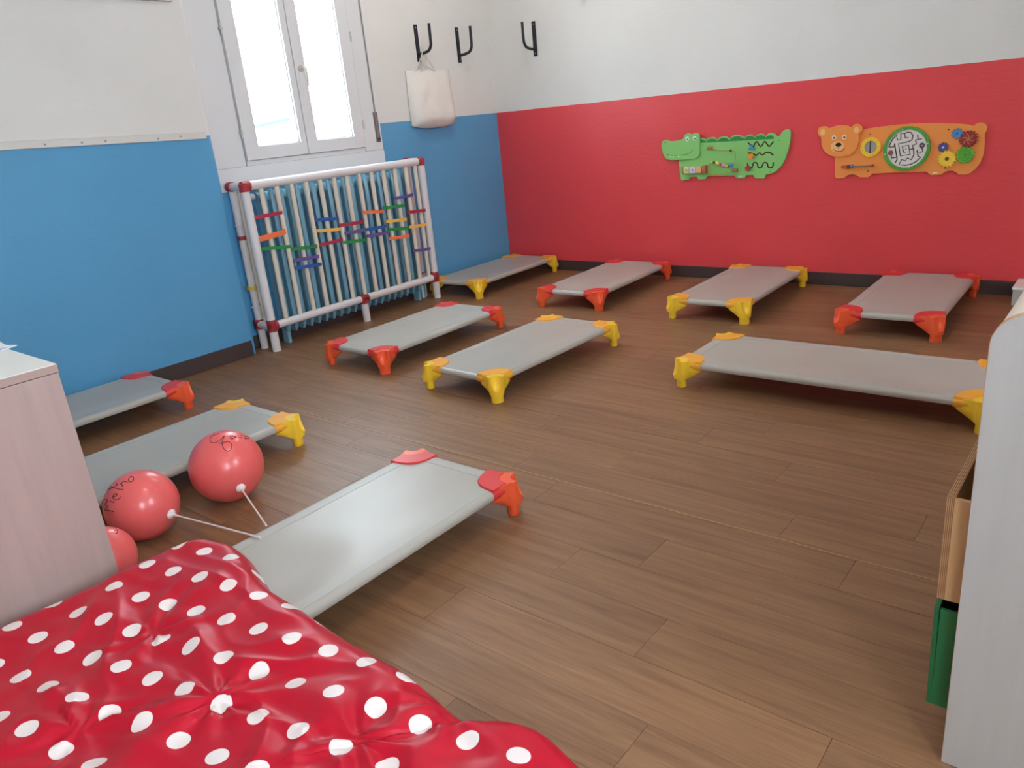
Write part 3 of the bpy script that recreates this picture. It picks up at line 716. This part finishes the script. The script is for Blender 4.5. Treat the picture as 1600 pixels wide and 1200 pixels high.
# bead wire
wp = [((640, 410), .03), ((680, 418), .05), ((740, 426), .055), ((810, 430), .055), ((845, 445), .055), ((853, 490), .055), ((845, 535), .055), ((815, 560), .055), ((770, 568), .055), ((735, 562), .055), ((690, 540), .055), ((645, 534), .055), ((612, 560), .052), ((606, 600), .05), ((635, 638), .05), ((700, 645), .05), ((770, 628), .05), ((845, 607), .03)]
cpart('bead_wire', wire([w3(P(a, b, d), d) for (a, b), d in wp], .003), m_wire)
for a, b in ((622, 410), (846, 607)): cpart('wire_block', MB().box(w3((P(a, b, .03)[0] - .02, P(a, b, .03)[1] - .011), .018), w3((P(a, b, .03)[0] + .02, P(a, b, .03)[1] + .011), .04), .005), m_knobwood)
for a, b, c, r in ((810, 430, 'navy', .008), (640, 534, 'yellow', .008), (660, 536, 'navy', .009), (693, 541, 'yellow', .012), (718, 555, 'red', .008), (742, 563, 'pink', .014), (770, 568, 'yellow', .009), (792, 572, 'green', .008), (818, 557, 'blue', .015)):
    cpart('bead', MB().sphere(w3(P(a, b, .055), .055), r, 8), tmat(c))
# turning picture blocks in a wooden cradle
q0, q1 = P(381, 574, .04), P(590, 632, .04)
fr = MB(); fr.box((q0[0], -.018, q1[1]), (q1[0], -.03, q0[1] - .004), .002); fr.box((q0[0], -.018, q1[1]), (q0[0] + .008, -.05, q0[1]), .002); fr.box((q1[0] - .026, -.018, q1[1] - .002), (q1[0], -.05, q0[1] + .002), .002)
blk = cpart('block_cradle', fr, m_knobwood)
bw = (q1[0] - q0[0] - .038) / 3
for i, c in enumerate(((214, 208, 150), (206, 200, 214), (226, 168, 120))):
    x = q0[0] + .010 + i * bw
    cpart('picture_block', MB().box((x, -.030, q1[1] + .003), (x + bw - .003, -.052, q0[1] - .002), .002), mat('block_%d' % i, c, .5), blk)
    if i < 2: cpart('block_print', disc(MB(), (x + bw / 2, (q0[1] + q1[1]) / 2), .007, .052, .0525, 12), mat('block_print_%d' % i, ((120, 160, 80), (110, 110, 170))[i], .5), blk)
for pts in ([(964, 358), (985, 380), (1004, 402), (1018, 385), (1030, 358), (1045, 352), (1062, 380), (1078, 393), (1092, 380), (1106, 354), (1120, 352), (1138, 378), (1152, 392), (1168, 380), (1192, 348)],
            [(962, 455), (985, 452), (1015, 462), (1040, 472), (1066, 450), (1092, 470), (1118, 450), (1150, 445), (1170, 455), (1190, 472)],
            [(960, 542), (960, 572), (972, 584), (995, 584), (1004, 572), (1010, 545), (1022, 538), (1040, 540), (1048, 552), (1052, 575), (1066, 585), (1084, 580), (1092, 566), (1100, 545), (1112, 537), (1130, 540), (1138, 552), (1143, 574), (1156, 583), (1176, 582), (1186, 570), (1190, 534)]):
    cpart('slot', ribbon(MB(), smooth_open([Vector(p) for p in PL(pts, .0188)], 3), .0085, .018, .0188), m_slot)
def knob(c, r, n, col, rot):
    m = MB(); disc(m, c, r, .024, .040, n, rot=rot); m.tube([w3(c, .018), w3(c, .026)], .004, 8); return cpart('sliding_knob', m, tmat(col))
knob(P(992, 405, .04), .022, 3, 'blue', PI / 2); knob(P(988, 481, .04), .0175, 20, 'orange', 0); knob(P(958, 590, .04), .020, 5, 'red', PI / 2)
a = P(893, 659, .019); cpart('maker_tag', MB().box(w3((a[0] - .012, a[1] - .003), .018), w3((a[0] + .012, a[1] + .003), .0188)), m_eye)
for a, b in ((560, 380), (1240, 340), (470, 640), (1160, 620)):
    cpart('screw', disc(MB(), P(a, b, .019), .0035, .018, .0195, 10), m_dgreen)

# bear
P, PL = panel_tools(1250, 160, .21875)
be = thing('bear_panel', (3.07, 0, .69), 'orange bear activity panel with round maze and gears on the red wall', 'wall toy'); O = (3.07, 0, .69)
def bpart(n, mb, m, par=None, sm=30): return mb.build(n, m, par or be, O, sm)
m_or = mat('orange_board', (244, 150, 72), .45); m_lor = mat('pale_orange_print', (250, 188, 128), .45)
body = [(400, 200), (470, 189), (560, 176), (700, 160), (850, 149), (1000, 147), (1120, 150), (1200, 157), (1243, 165), (1256, 152), (1278, 144), (1308, 145), (1332, 160), (1340, 183), (1333, 206), (1321, 222), (1322, 300), (1312, 370), (1290, 430), (1255, 478), (1215, 508), (1180, 517), (1132, 516), (1114, 500), (1090, 489), (1058, 489), (1030, 500), (1012, 516), (935, 521), (920, 512), (906, 495), (700, 502), (516, 510), (498, 530), (484, 538), (425, 537), (404, 522), (372, 513), (342, 520), (320, 538), (305, 543), (258, 543), (250, 530), (247, 385), (300, 330)]
bpart('body_board', MB().prism(PL(body, .018), WF, .003, .018, .002), m_or)
head = [(150, 252), (130, 233), (125, 205), (138, 180), (165, 170), (192, 174), (210, 184), (255, 168), (305, 164), (345, 170), (368, 180), (378, 162), (402, 154), (430, 162), (447, 185), (440, 212), (417, 228), (420, 262), (412, 310), (392, 348), (355, 375), (305, 389), (250, 389), (205, 375), (170, 345), (152, 305)]
hd = bpart('head_board', MB().prism(smooth_closed(PL(head, .032), 3), WF, .018, .032, .002), m_or)
for a, b, r in ((162, 214, .0165), (402, 198, .0155)): bpart('inner_ear', disc(MB(), P(a, b, .033), r, .032, .0328, 20, sz=1.15), m_lor, hd)
bpart('muzzle', disc(MB(), P(266, 316, .033), .0395, .032, .0335, 28, sz=.83), m_lor, hd)
for a, b in ((242, 252), (315, 248)):
    bpart('eye', disc(MB(), P(a, b, .033), .0125, .032, .0333, 20, sz=1.15), mat('pale_pink_eye', (238, 214, 206), .4), hd)
    bpart('pupil', disc(MB(), P(a + 1, b + 2, .034), .006, .0333, .0342, 14), m_black, hd)
bpart('nose', disc(MB(), P(275, 302, .034), .0175, .0335, .038, 20, sz=.72), m_black, hd)
mo = smooth_open([Vector(p) for p in PL([(238, 334), (255, 346), (277, 350), (300, 345), (318, 325)], .0338)], 4)
bpart('mouth_line', ribbon(MB(), mo, .0028, .0335, .034), m_black, hd); bpart('mouth_line', ribbon(MB(), PL([(275, 315), (277, 350)], .0338), .0024, .0335, .034), m_black, hd)
# mirror dial
c = P(502, 320, .03); R = (P(573, 316, .03)[0] - P(430, 324, .03)[0]) / 2
def ring(mb, c, r0, r1, d0, d1, n=40):
    vs = []; fs = []
    for r, d in ((r0, d0), (r1, d0), (r1, d1), (r0, d1)):
        for k in range(n): a = 2 * PI * k / n; vs.append((c[0] + r * math.cos(a), -d, c[1] + r * math.sin(a)))
    for q in range(4):
        for k in range(n): l = (k + 1) % n; fs.append((q * n + k, q * n + l, ((q + 1) % 4) * n + l, ((q + 1) % 4) * n + k))
    return mb.add(vs, fs)
dl = bpart('dial_ring', ring(MB(), c, R * .64, R, .018, .030), mat('toy_yellow_ring', (248, 204, 60), .4))
for k in range(16):
    a = 2 * PI * k / 16; bpart('dial_mark', disc(MB(), (c[0] + R * .82 * math.cos(a), c[1] + R * .82 * math.sin(a)), .0025, .030, .0308, 8), mat('amber_mark', (214, 150, 30), .5), dl)
bpart('mirror', disc(MB(), c, R * .64, .018, .021, 32), mat('mirror_foil', (214, 212, 214), .18, .8), dl)
bpart('pointer', MB().tube([w3((c[0] - .003, c[1] + R * .6), .024), w3((c[0] - .003, c[1] - R * .6), .024)], .003, 8), m_black, dl)
# maze
c = (3.137, .847); R = .126
mz = bpart('maze_ring', ring(MB(), c, R * .86, R, .018, .034, 56), mat('maze_green', (84, 158, 66), .4))
bpart('maze_disc', disc(MB(), c, R * .86, .018, .026, 56), mat('maze_white', (226, 220, 216), .45), mz)
P2, PL2 = panel_tools(1370, 190, .075)
m_gr = mat('maze_brown_groove', (88, 58, 52), .6)
for pts in ([(250, 532), (360, 524), (372, 455)], [(250, 532), (280, 460), (330, 370), (410, 290), (432, 385), (500, 375), (500, 252), (580, 243), (592, 342), (662, 334)],
            [(580, 243), (650, 220), (715, 230), (752, 290), (735, 375), (665, 418), (452, 462), (490, 716), (692, 680), (660, 490), (530, 522), (558, 640), (602, 634)],
            [(372, 455), (382, 540), (410, 700), (425, 782), (385, 856)], [(412, 742), (312, 762), (298, 700)],
            [(850, 275), (862, 370), (940, 354)], [(862, 370), (808, 392), (826, 462), (740, 500), (766, 575), (772, 690), (716, 796), (640, 756), (585, 822), (524, 784), (460, 898), (590, 910), (700, 892), (820, 832), (912, 742), (860, 720), (838, 590)],
            [(692, 578), (762, 570)], [(940, 550), (962, 622), (880, 642)], [(598, 565), (612, 580)]):
    bpart('maze_groove', ribbon(MB(), PL2(pts, .0268), .0065, .026, .0268), m_gr, mz)
for a, b, cc, r in ((286, 652, (150, 80, 86), .0145), (938, 495, (84, 74, 90), .0150)):
    bpart('maze_disc_knob', disc(MB(), P2(a, b, .03), r, .026, .031, 22), mat('maze_knob_%d' % cc[0], cc, .4), mz)
bpart('maze_cherry', disc(MB(), P2(942, 500, .032), .006, .031, .0318, 12), mat('maze_pink', (196, 110, 130), .5), mz)
for a, b in ((540, 158), (1058, 452), (170, 678), (672, 966)): bpart('maze_screw', disc(MB(), P2(a, b, .035), .0038, .034, .0355, 10), mat('pale_brass', (238, 224, 150), .35, .3), mz)
def gear(c, r, teeth, col, d0, d1, hub, name='gear'):
    pl = []; n = teeth
    for k in range(n):
        for f, rr in ((.0, .84), (.18, .84), (.30, 1), (.62, 1), (.74, .84)):
            a = 2 * PI * (k + f) / n; pl.append((c[0] + r * rr * math.cos(a), c[1] + r * rr * math.sin(a)))
    g = bpart('gear', MB().prism(pl, WF, d0, d1), mat('gear_' + name, col, .4)); g['label'] = name.replace('_', ' ') + ' gear'
    bpart('gear_hub', disc(MB(), c, r * .22, d1, d1 + .003, 16), mat('gear_hub_' + name, hub, .4), g); return g
K = .00066
def gr(a, b): p = P(a, b, .03); return p
u = (P(1100, 300, .03)[0] - P(1000, 300, .03)[0]) / 100
gear(gr(1122, 223), 42 * u, 10, (84, 140, 196), .018, .028, (60, 110, 170), 'blue')
g = gear(gr(1203, 262), 66 * u, 16, (150, 44, 46), .018, .032, (190, 120, 80), 'dark_red')
cc = gr(1203, 262)
for k in range(6):
    a = k * PI / 3; pts = [(cc[0] + 66 * u * t * math.cos(a + 1.3 * t), cc[1] + 66 * u * t * math.sin(a + 1.3 * t)) for t in (.1, .25, .4, .55, .66)]
    bpart('gear_swirl', ribbon(MB(), pts, .005, .032, .0327), mat('swirl_tan', (208, 130, 90), .5), g)
gear(gr(1022, 322), 39 * u, 9, (84, 80, 140), .018, .028, (214, 214, 224), 'purple')
gear(gr(1050, 403), 68 * u, 15, (246, 204, 64), .018, .032, (120, 60, 40), 'yellow')
g = gear(gr(1178, 375), 68 * u, 16, (96, 180, 58), .018, .030, (70, 150, 50), 'green')
cc = gr(1178, 375)
for k in (.4, .6): bpart('gear_ring', ring(MB(), cc, 68 * u * k, 68 * u * (k + .06), .030, .0308, 28), mat('gear_ring_green', (64, 140, 40), .5), g)
r0, r1 = P(305, 462, .045), P(508, 454, .045)
bpart('bead_rod', MB().tube([w3(r0, .045), w3(r1, .045)], .0035, 8), mat('rod_steel', (150, 130, 110), .3, .6))
for p in (r0, r1): bpart('rod_block', MB().tube([w3(p, .018), w3(p, .05)], .009, 12), m_knobwood)
for a, b, cl in ((345, 459, 'red'), (370, 456, 'blue')): p = P(a, b, .045); bpart('bead', MB().tube([(p[0] - .008, -.045, p[1]), (p[0] + .008, -.045, p[1])], .0125, 12), tmat(cl))
for a, b in ((500, 229), (1062, 193), (485, 490), (1037, 470)): bpart('screw', disc(MB(), P(a, b, .019), .004, .018, .0195, 10), mat('dark_brown_screw', (70, 30, 22), .4))
a = P(965, 503, .019); bpart('maker_tag', MB().box(w3((a[0] - .013, a[1] - .003), .018), w3((a[0] + .013, a[1] + .003), .0188)), m_eye)

# ---------------------------------------------------------------- wooden cabinet at the left
m_pinkwood = wood('pale_pinkish_wood', (172, 148, 143), 'Z', .86, .45, 16, 10)
m_top = mat('white_laminate', (240, 240, 234), .3)
X1, Y1, H1 = 2.404, -4.518, .80
cb = thing('wooden_cabinet', (X1 - .25, Y1 - .5, 0), 'pale pinkish wooden cabinet with white top at the left edge', 'cabinet'); o = (X1 - .25, Y1 - .5, 0)
MB().box((X1 - .5, Y1 - 1.1, .0), (X1 - .0015, Y1 - .0015, H1 - .0215), .001).build('body', m_pinkwood, cb, o)
MB().box((X1 - .5, Y1 - 1.1, H1 - .020), (X1, Y1, H1 - .0012), .001).build('top_edge', wood('pale_pinkish_wood_edge', (168, 143, 135), 'Y', .88, .45, 16, 10), cb, o)
MB().box((X1 - .499, Y1 - 1.099, H1 - .0012), (X1 - .001, Y1 - .001, H1)).build('top_laminate', m_top, cb, o)
def sheet(z, c, ang, sx, sy, label, curl):
    m = MB(); n = 8; vs = []; fs = []
    for i in range(n + 1):
        for j in range(n + 1):
            x = (i / n - .5) * sx; y = (j / n - .5) * sy; vs.append((c[0] + x * math.cos(ang) - y * math.sin(ang), c[1] + x * math.sin(ang) + y * math.cos(ang), z + curl * max(0, (x / sx + y / sy)) ** 2))
    for i in range(n):
        for j in range(n): a = i * (n + 1) + j; fs.append((a, a + n + 1, a + n + 2, a + 1))
    b = len(vs); vs += [(x, y, zz - .0015) for x, y, zz in vs]; fs += [tuple(k + b for k in f[::-1]) for f in fs]
    for i in range(n):
        for a0, a1 in ((i, i + 1), (n * (n + 1) + i + 1, n * (n + 1) + i), ((i + 1) * (n + 1), i * (n + 1)), (i * (n + 1) + n, (i + 1) * (n + 1) + n)): fs.append((a0, a1, b + a1, b + a0))
    m.add(vs, fs); return tag(m.build('paper_sheet', mat('white_paper', (232, 234, 240), .6)), label, 'paper', 'loose papers on the cabinet', )
sheet(H1 + .002, (2.02, -4.60), .35, .21, .15, 'white paper sheet lying flat on the cabinet top', .001)
sheet(H1 + .005, (2.00, -4.575), -.15, .20, .14, 'white paper sheet on top with a lifted corner', .006)

# ---------------------------------------------------------------- shelf unit at the right
m_pale = wood('pale_whitewashed_wood', (196, 196, 196), 'Z', .9, .4, 13, 14)
m_band = mat('beech_edge_band', (196, 160, 122), .45)
m_ply = wood('birch_plywood', (200, 160, 116), 'Z', .9, .45, 18, 8)
XS, YS, HS, RS = 4.147, -3.80, .888, .055
XE, YE, TH = 4.56, -2.6, .018
sh = thing('shelf_unit', (XS + .2, YS + .6, 0), 'pale wooden shelf unit with rounded end panel at the right edge', 'shelf'); o = (XS + .2, YS + .6, 0)
out = [(XE, 0.0), (XE, HS), (XS + RS, HS)] + [(XS + RS - RS * math.sin(a), HS - RS + RS * math.cos(a)) for a in [i * PI / 20 for i in range(1, 11)]] + [(XS, 0.0)]
for y in (YS, YE - TH, (YS + YE) / 2):
    MB().prism(inset(out, .0012) if y != YS else inset(out, .0012), lambda u, v, d: (u, d, v), y, y + TH).build('end_panel', m_pale, sh, o)
    bm_ = MB(); n = len(out); vs = []; fs = []
    ins = inset(out, .0012)
    for pl, d in ((out, y + .0008), (out, y + TH - .0008), (ins, y + TH - .0008), (ins, y + .0008)): vs += [(u, d, v) for u, v in pl]
    for q in range(4):
        for k in range(n): l = (k + 1) % n; fs.append((q * n + k, q * n + l, ((q + 1) % 4) * n + l, ((q + 1) % 4) * n + k))
    bm_.add(vs, fs).build('edge_band', m_band, sh, o)
tp = [(XS + RS + .0, HS - .002), (XE, HS - .002), (XE, HS - .02), (XS + RS, HS - .02)]
arc = [(XS + .003 + (RS - .003) * (1 - math.sin(a)), HS - .002 - (RS - .003) * (1 - math.cos(a))) for a in [i * PI / 24 for i in range(0, 10)]]
arc_in = [(XS + .015 + (RS - .015) * (1 - math.sin(a)), HS - .014 - (RS - .015) * (1 - math.cos(a))) for a in [i * PI / 24 for i in range(0, 10)]]
for ya, yb in ((YS + TH, (YS + YE) / 2), ((YS + YE) / 2 + TH, YE - TH)):
    MB().prism([(XE, HS - .002)] + arc + arc_in[::-1] + [(XE, HS - .014)], lambda u, v, d: (u, d, v), ya, yb).build('top_board', mat('white_top_laminate', (230, 226, 214), .35), sh, o, 40)
    for z in (.06, .33, .59): MB().box((XS + .03, ya, z - .009), (XE - .012, yb, z + .009)).build('shelf_board', m_pale, sh, o)
MB().box((XE - .012, YS + TH, .05), (XE, YE - TH, HS - .02)).build('back_panel', m_pale, sh, o)
def bin_box(name, x0, y0, y1, z0, z1, depth, m, label, cat, th, slant=0.0, edge=None):
    t = thing(name, (x0 + depth / 2, (y0 + y1) / 2, z0), label, cat); o = (x0 + depth / 2, (y0 + y1) / 2, z0)
    f = MB().prism([(x0, z0), (x0 + th, z0), (x0 + th - slant, z1), (x0 - slant, z1)], lambda u, v, d: (u, d, v), y0, y1); f.build('front', m, t, o)
    for y in (y0, y1 - th * .8): MB().box((x0 + th, y, z0), (x0 + depth, y + th * .8, z1 - .003)).build('side', m, t, o)
    MB().box((x0 + depth - th, y0 + th, z0), (x0 + depth, y1 - th, z1 - .003)).build('rear', m, t, o); MB().box((x0 + th, y0 + th, z0), (x0 + depth - th, y1 - th, z0 + th * .7)).build('bottom', m, t, o)
    if edge:
        for q, fr_ in enumerate((.18, .42, .66, .88)):
            MB().box((x0 + th * fr_ - .0008, y0 - .0003, z0), (x0 + th * fr_ + .0008, y1, z1 + .0003)).build('ply_layer', edge, t, o)
    return t
bin_box('plywood_drawer_box', 4.1085, -3.777, -3.50, .342, .548, .36, m_ply, 'plywood drawer box pulled out above the green bin', 'box', .0125, edge=mat('ply_dark_layer', (136, 94, 62), .6))
bin_box('green_bin', 4.108, -3.775, -3.50, .105, .322, .34, mat('green_plastic', (30, 108, 66), .35), 'green plastic bin in the lowest compartment of the shelf', 'bin', .008, .002)
lb = thing('low_white_box', (3.95, -.1, 0), 'low white box at the foot of the red wall beyond the shelf', 'box'); o = (3.95, -.1, 0)
MB().box((3.775, -.012, 0), (4.2, -.24, .086), .003).build('box_body', mat('pale_grey_laminate', (190, 186, 182), .5), lb, o)
MB().box((3.77, -.012, .087), (4.205, -.245, .102), .003).build('lid', m_top, lb, o)

# ---------------------------------------------------------------- balloons
m_bal = mat('red_balloon_rubber', (240, 104, 102), .30, spec=.5, coat=.15)
m_stick = mat('white_plastic_stick', (238, 228, 226), .4); m_ink = mat('black_marker', (40, 22, 26), .6)
def hit(px, py, c, r):
    d = ray(px, py).normalized(); oc = CAM - Vector(c); b = oc.dot(d); q = b * b - (oc.dot(oc) - r * r)
    t = -b - math.sqrt(max(q, 0)); return CAM + d * t
def balloon(c, r, label, strokes, neck=None, end=None):
    t = thing('balloon', (c[0], c[1], 0), label, 'balloon', 'red balloons on sticks'); o = (c[0], c[1], 0); c = Vector(c)
    bd = MB().sphere(c, r, 28).build('skin', m_bal, t, o, smooth=180)
    for s in strokes:
        pts = [hit(x, y, c, r + .0004) for x, y in s]
        pts = smooth_open(pts, 4); pts = [c + (p - c).normalized() * (r + .0003) for p in pts]
        MB().tube(pts, .0011, 5).build('pen_stroke', m_ink, bd, o)
    if neck:
        p = hit(*neck, c, r); nn = (p - c).normalized(); e = Vector(end); ax = (e - p).normalized()
        MB().lathe([(.016, -.003), (.017, .004), (.011, .010), (.0045, .016), (.0045, .028)], p, nn * .55 + ax * .45, 16).build('cup', m_stick, t, o, smooth=40)
        MB().tube([p + nn * .008, p + nn * .012 + ax * .02, e], .0030, 8).build('stick', m_stick, t, o, smooth=True)
    return t
X = lambda a, b: (130 + a * .25, 640 + b * .25)
def ST(*ls): return [[X(a, b) for a, b in l] for l in ls]
gaia = ST([(852, 150), (815, 160), (792, 182), (800, 205), (830, 205), (860, 185), (882, 165), (868, 205), (880, 245), (905, 260), (925, 245), (926, 215), (905, 200), (870, 208), (850, 212)],
          [(950, 168), (930, 165), (918, 175), (930, 182), (948, 175), (952, 168), (955, 178)], [(985, 160), (990, 165)], [(975, 172), (985, 178), (990, 170)], [(1030, 165), (1012, 170), (1010, 180), (1022, 182), (1034, 174), (1036, 182)])
pietro = ST([(132, 632), (152, 628), (190, 638)], [(100, 590), (118, 570), (145, 562), (150, 575), (130, 600), (136, 625), (150, 600)], [(168, 572), (190, 580), (193, 574)], [(182, 545), (205, 540), (212, 528), (200, 525), (186, 540), (192, 560), (215, 562), (238, 545)],
            [(168, 480), (190, 488), (240, 500), (248, 495)], [(158, 500), (190, 485), (215, 470), (205, 462)], [(232, 462), (248, 480), (240, 458), (262, 448), (275, 455)], [(288, 425), (282, 445), (298, 452), (314, 440), (312, 420), (296, 418), (286, 428)])
balloon((1.813, -3.880, .1319), .1319, 'red balloon nearest the yellow cornered cot, four-letter word on its top', gaia, (376, 762), onz(416, 821, .134))
balloon((1.803, -4.1975, .1195), .1195, 'red balloon beside the wooden cabinet with black handwriting up its side', pietro, (267, 803), onz(407, 840, .134))
balloon((2.0, -4.4215, .0963), .0963, 'red balloon mostly hidden between cabinet and polka dot cloth', ST([(196, 760), (204, 752), (214, 756), (212, 770), (200, 772)]))

# ---------------------------------------------------------------- polka dot satin cloth
def satin():
    m = bpy.data.materials.new('red_polka_dot_satin'); m.use_nodes = True; nt = m.node_tree; N = nt.nodes; b = N['Principled BSDF']
    uv = N.new('ShaderNodeUVMap'); uv.uv_map = 'UVMap'; mp = N.new('ShaderNodeMapping'); A = .092
    mp.inputs['Rotation'].default_value = (0, 0, -.20); mp.inputs['Scale'].default_value = (1 / A, 1 / (A * 1.0), 1); nt.links.new(uv.outputs[0], mp.inputs[0])
    masks = []
    for off in ((0, 0, 0),):
        ad = N.new('ShaderNodeVectorMath'); ad.inputs[1].default_value = off; nt.links.new(mp.outputs[0], ad.inputs[0])
        fr = N.new('ShaderNodeVectorMath'); fr.operation = 'FRACTION'; nt.links.new(ad.outputs[0], fr.inputs[0])
        sb = N.new('ShaderNodeVectorMath'); sb.operation = 'SUBTRACT'; sb.inputs[1].default_value = (.5, .5, 0); nt.links.new(fr.outputs[0], sb.inputs[0])
        ln = N.new('ShaderNodeVectorMath'); ln.operation = 'LENGTH'; nt.links.new(sb.outputs[0], ln.inputs[0])
        lt = N.new('ShaderNodeMath'); lt.operation = 'LESS_THAN'; lt.inputs[1].default_value = .0188 / A; nt.links.new(ln.outputs['Value'], lt.inputs[0]); masks.append(lt)
    mxm = masks[0]
    mx = N.new('ShaderNodeMix'); mx.data_type = 'RGBA'; mx.inputs[6].default_value = lin((186, 20, 44)) + (1,); mx.inputs[7].default_value = lin((232, 222, 220)) + (1,)
    nt.links.new(mxm.outputs[0], mx.inputs[0]); nt.links.new(mx.outputs[2], b.inputs['Base Color'])
    b.inputs['Roughness'].default_value = .38; b.inputs['Specular IOR Level'].default_value = .42; b.inputs['Sheen Weight'].default_value = .0; b.inputs['Sheen Roughness'].default_value = .5
    b.inputs['Specular Tint'].default_value = (1, .42, .46, 1); b.inputs['Anisotropic'].default_value = .4
    return m
CZ = .312
EDGE = [(2.462, -5.6), (2.455, -5.1), (2.462, -4.80), (2.475, -4.62), (2.487, -4.50), (2.498, -4.40), (2.54, -4.350), (2.62, -4.327), (2.70, -4.334), (2.78, -4.358), (2.87, -4.384), (3.0, -4.394), (3.14, -4.404), (3.27, -4.410), (3.38, -4.417), (3.47, -4.430), (3.53, -4.436), (3.565, -4.425), (3.60, -4.400), (3.66, -4.386), (3.71, -4.394), (3.755, -4.41), (3.79, -4.45), (3.80, -4.52), (3.80, -4.8), (3.80, -5.2), (3.79, -5.6), (3.4, -5.62), (3.0, -5.62)]
def cloth():
    loop = smooth_closed([(p[0], p[1] + (.008 if p[1] > -4.5 else 0)) for p in EDGE], 8)
    # resample by arc length
    L = [Vector(p) for p in loop]; acc = [0]
    for i in range(len(L)): acc.append(acc[-1] + (L[(i + 1) % len(L)] - L[i]).length)
    NA = 560; B = []; k = 0
    for i in range(NA):
        s = acc[-1] * i / NA
        while acc[k + 1] < s: k += 1
        B.append(L[k].lerp(L[(k + 1) % len(L)], (s - acc[k]) / (acc[k + 1] - acc[k])))
    C = Vector((3.12, -5.0)); NR = 110
    puck = [(onz(335, 1085, CZ), 9, .9), (onz(690, 1088, CZ), 8, 2.0), (onz(235, 975, CZ), 7, .2), (onz(120, 1130, CZ), 6, 1.2), (onz(560, 1150, CZ), 7, 4)]
    def hgt(x, y):
        q = Vector((x * 3.1, y * 3.1, 1.7)); wv = Vector((noise.noise(q), noise.noise(q + Vector((9, 3, 5))), 0)) * .10
        z = noise.noise(Vector((x * 2.2, y * 2.2, 5))) * .022 + noise.noise(Vector((x * 6 + y * 3, y * 5.5, 15))) * .011
        a = noise.noise(Vector(((x + wv.x) * 6 + (y + wv.y) * 5, (y + wv.y) * 7 - (x + wv.x) * 2, 2.2))); z += (.5 - abs(a)) ** 2 * .034 * (1 if abs(a) < .5 else 0)
        a = noise.noise(Vector(((x + wv.x) * 4 - (y + wv.y) * 13, (y + wv.y) * 3 + x * 3, 7.7))); z += max(0, .4 - abs(a)) * .014
        z += noise.noise(Vector((x * 14, y * 14, 3))) * .0015
        for p, n, ph in puck:
            dx, dy = x - p.x, y - p.y; d = math.hypot(dx, dy)
            if d < .45:
                th = math.atan2(dy, dx); f = math.exp(-d / .13) * min(1, d / .04)
                z += .006 * f * math.cos(n * th + ph + 3.5 * noise.noise(Vector((d * 9, th, ph)))) - .007 * math.exp(-(d / .07) ** 2)
        return z
    vs, uvs, fs = [], [], []
    rings = [(j / NR) ** .8 for j in range(1, NR)]
    RR = .055; SK = 12
    for b_ in range(NA):
        bp = B[b_]; nrm = (B[(b_ + 1) % NA] - B[b_ - 1]); nrm = Vector((-nrm.y, nrm.x)).normalized()
        if nrm.dot(bp - C) < 0: nrm = -nrm
        ln = (bp - C).length
        for t in rings:
            p = C + (bp - C) * t; d = ln * (1 - t) * abs(nrm.dot((bp - C).normalized()))
            k = max(0, min(1, d / .10)); z = CZ - .012 + hgt(p.x, p.y) * (.35 + .65 * k)
            if d < RR: z -= RR - math.sqrt(max(0, RR * RR - (RR - d) ** 2))
            vs.append((p.x, p.y, z)); uvs.append((p.x, p.y))
        z0 = vs[-1][2]; over = 2.30 < bp.x < 2.86 and bp.y > -4.47
        zf = .140 if over else .006
        for j in range(1, SK + 1):
            t = j / SK; fold = noise.noise(Vector((bp.x * 9, bp.y * 9, t * .8 + 11))) * .02 * t + .004 * math.sin(b_ * .42) * t
            off = .010 * math.sin(t * PI) + fold - .03 * t * (0 if over else 1)
            if bp.x < 2.52: off = min(off, .03)
            z = z0 + (zf - z0) * t
            p = bp + nrm * off; vs.append((p.x, p.y, z)); q = bp + nrm * (z0 - z); uvs.append((q.x, q.y))
    M_ = len(rings) + SK
    for b_ in range(NA):
        c_ = (b_ + 1) % NA
        for j in range(M_ - 1): fs.append((b_ * M_ + j, b_ * M_ + j + 1, c_ * M_ + j + 1, c_ * M_ + j))
    vs.append((C.x, C.y, CZ - .012 + hgt(C.x, C.y))); uvs.append((C.x, C.y)); ci = len(vs) - 1
    for b_ in range(NA): fs.append((ci, b_ * M_, ((b_ + 1) % NA) * M_))
    me = bpy.data.meshes.new('polka_dot_cloth'); me.from_pydata(vs, [], fs); me.update()
    ul = me.uv_layers.new(name='UVMap'); co = [0.0] * (2 * len(me.loops))
    for i, l in enumerate(me.loops): co[2 * i], co[2 * i + 1] = uvs[l.vertex_index]
    ul.data.foreach_set('uv', co); me.materials.append(satin()); shade(me, 180)
    bm = bmesh.new(); bm.from_mesh(me); bmesh.ops.recalc_face_normals(bm, faces=bm.faces); bm.to_mesh(me); bm.free()
    o = link('polka_dot_cloth', me); return tag(o, 'shiny red satin cloth with white polka dots in the foreground', 'cloth')
cloth()
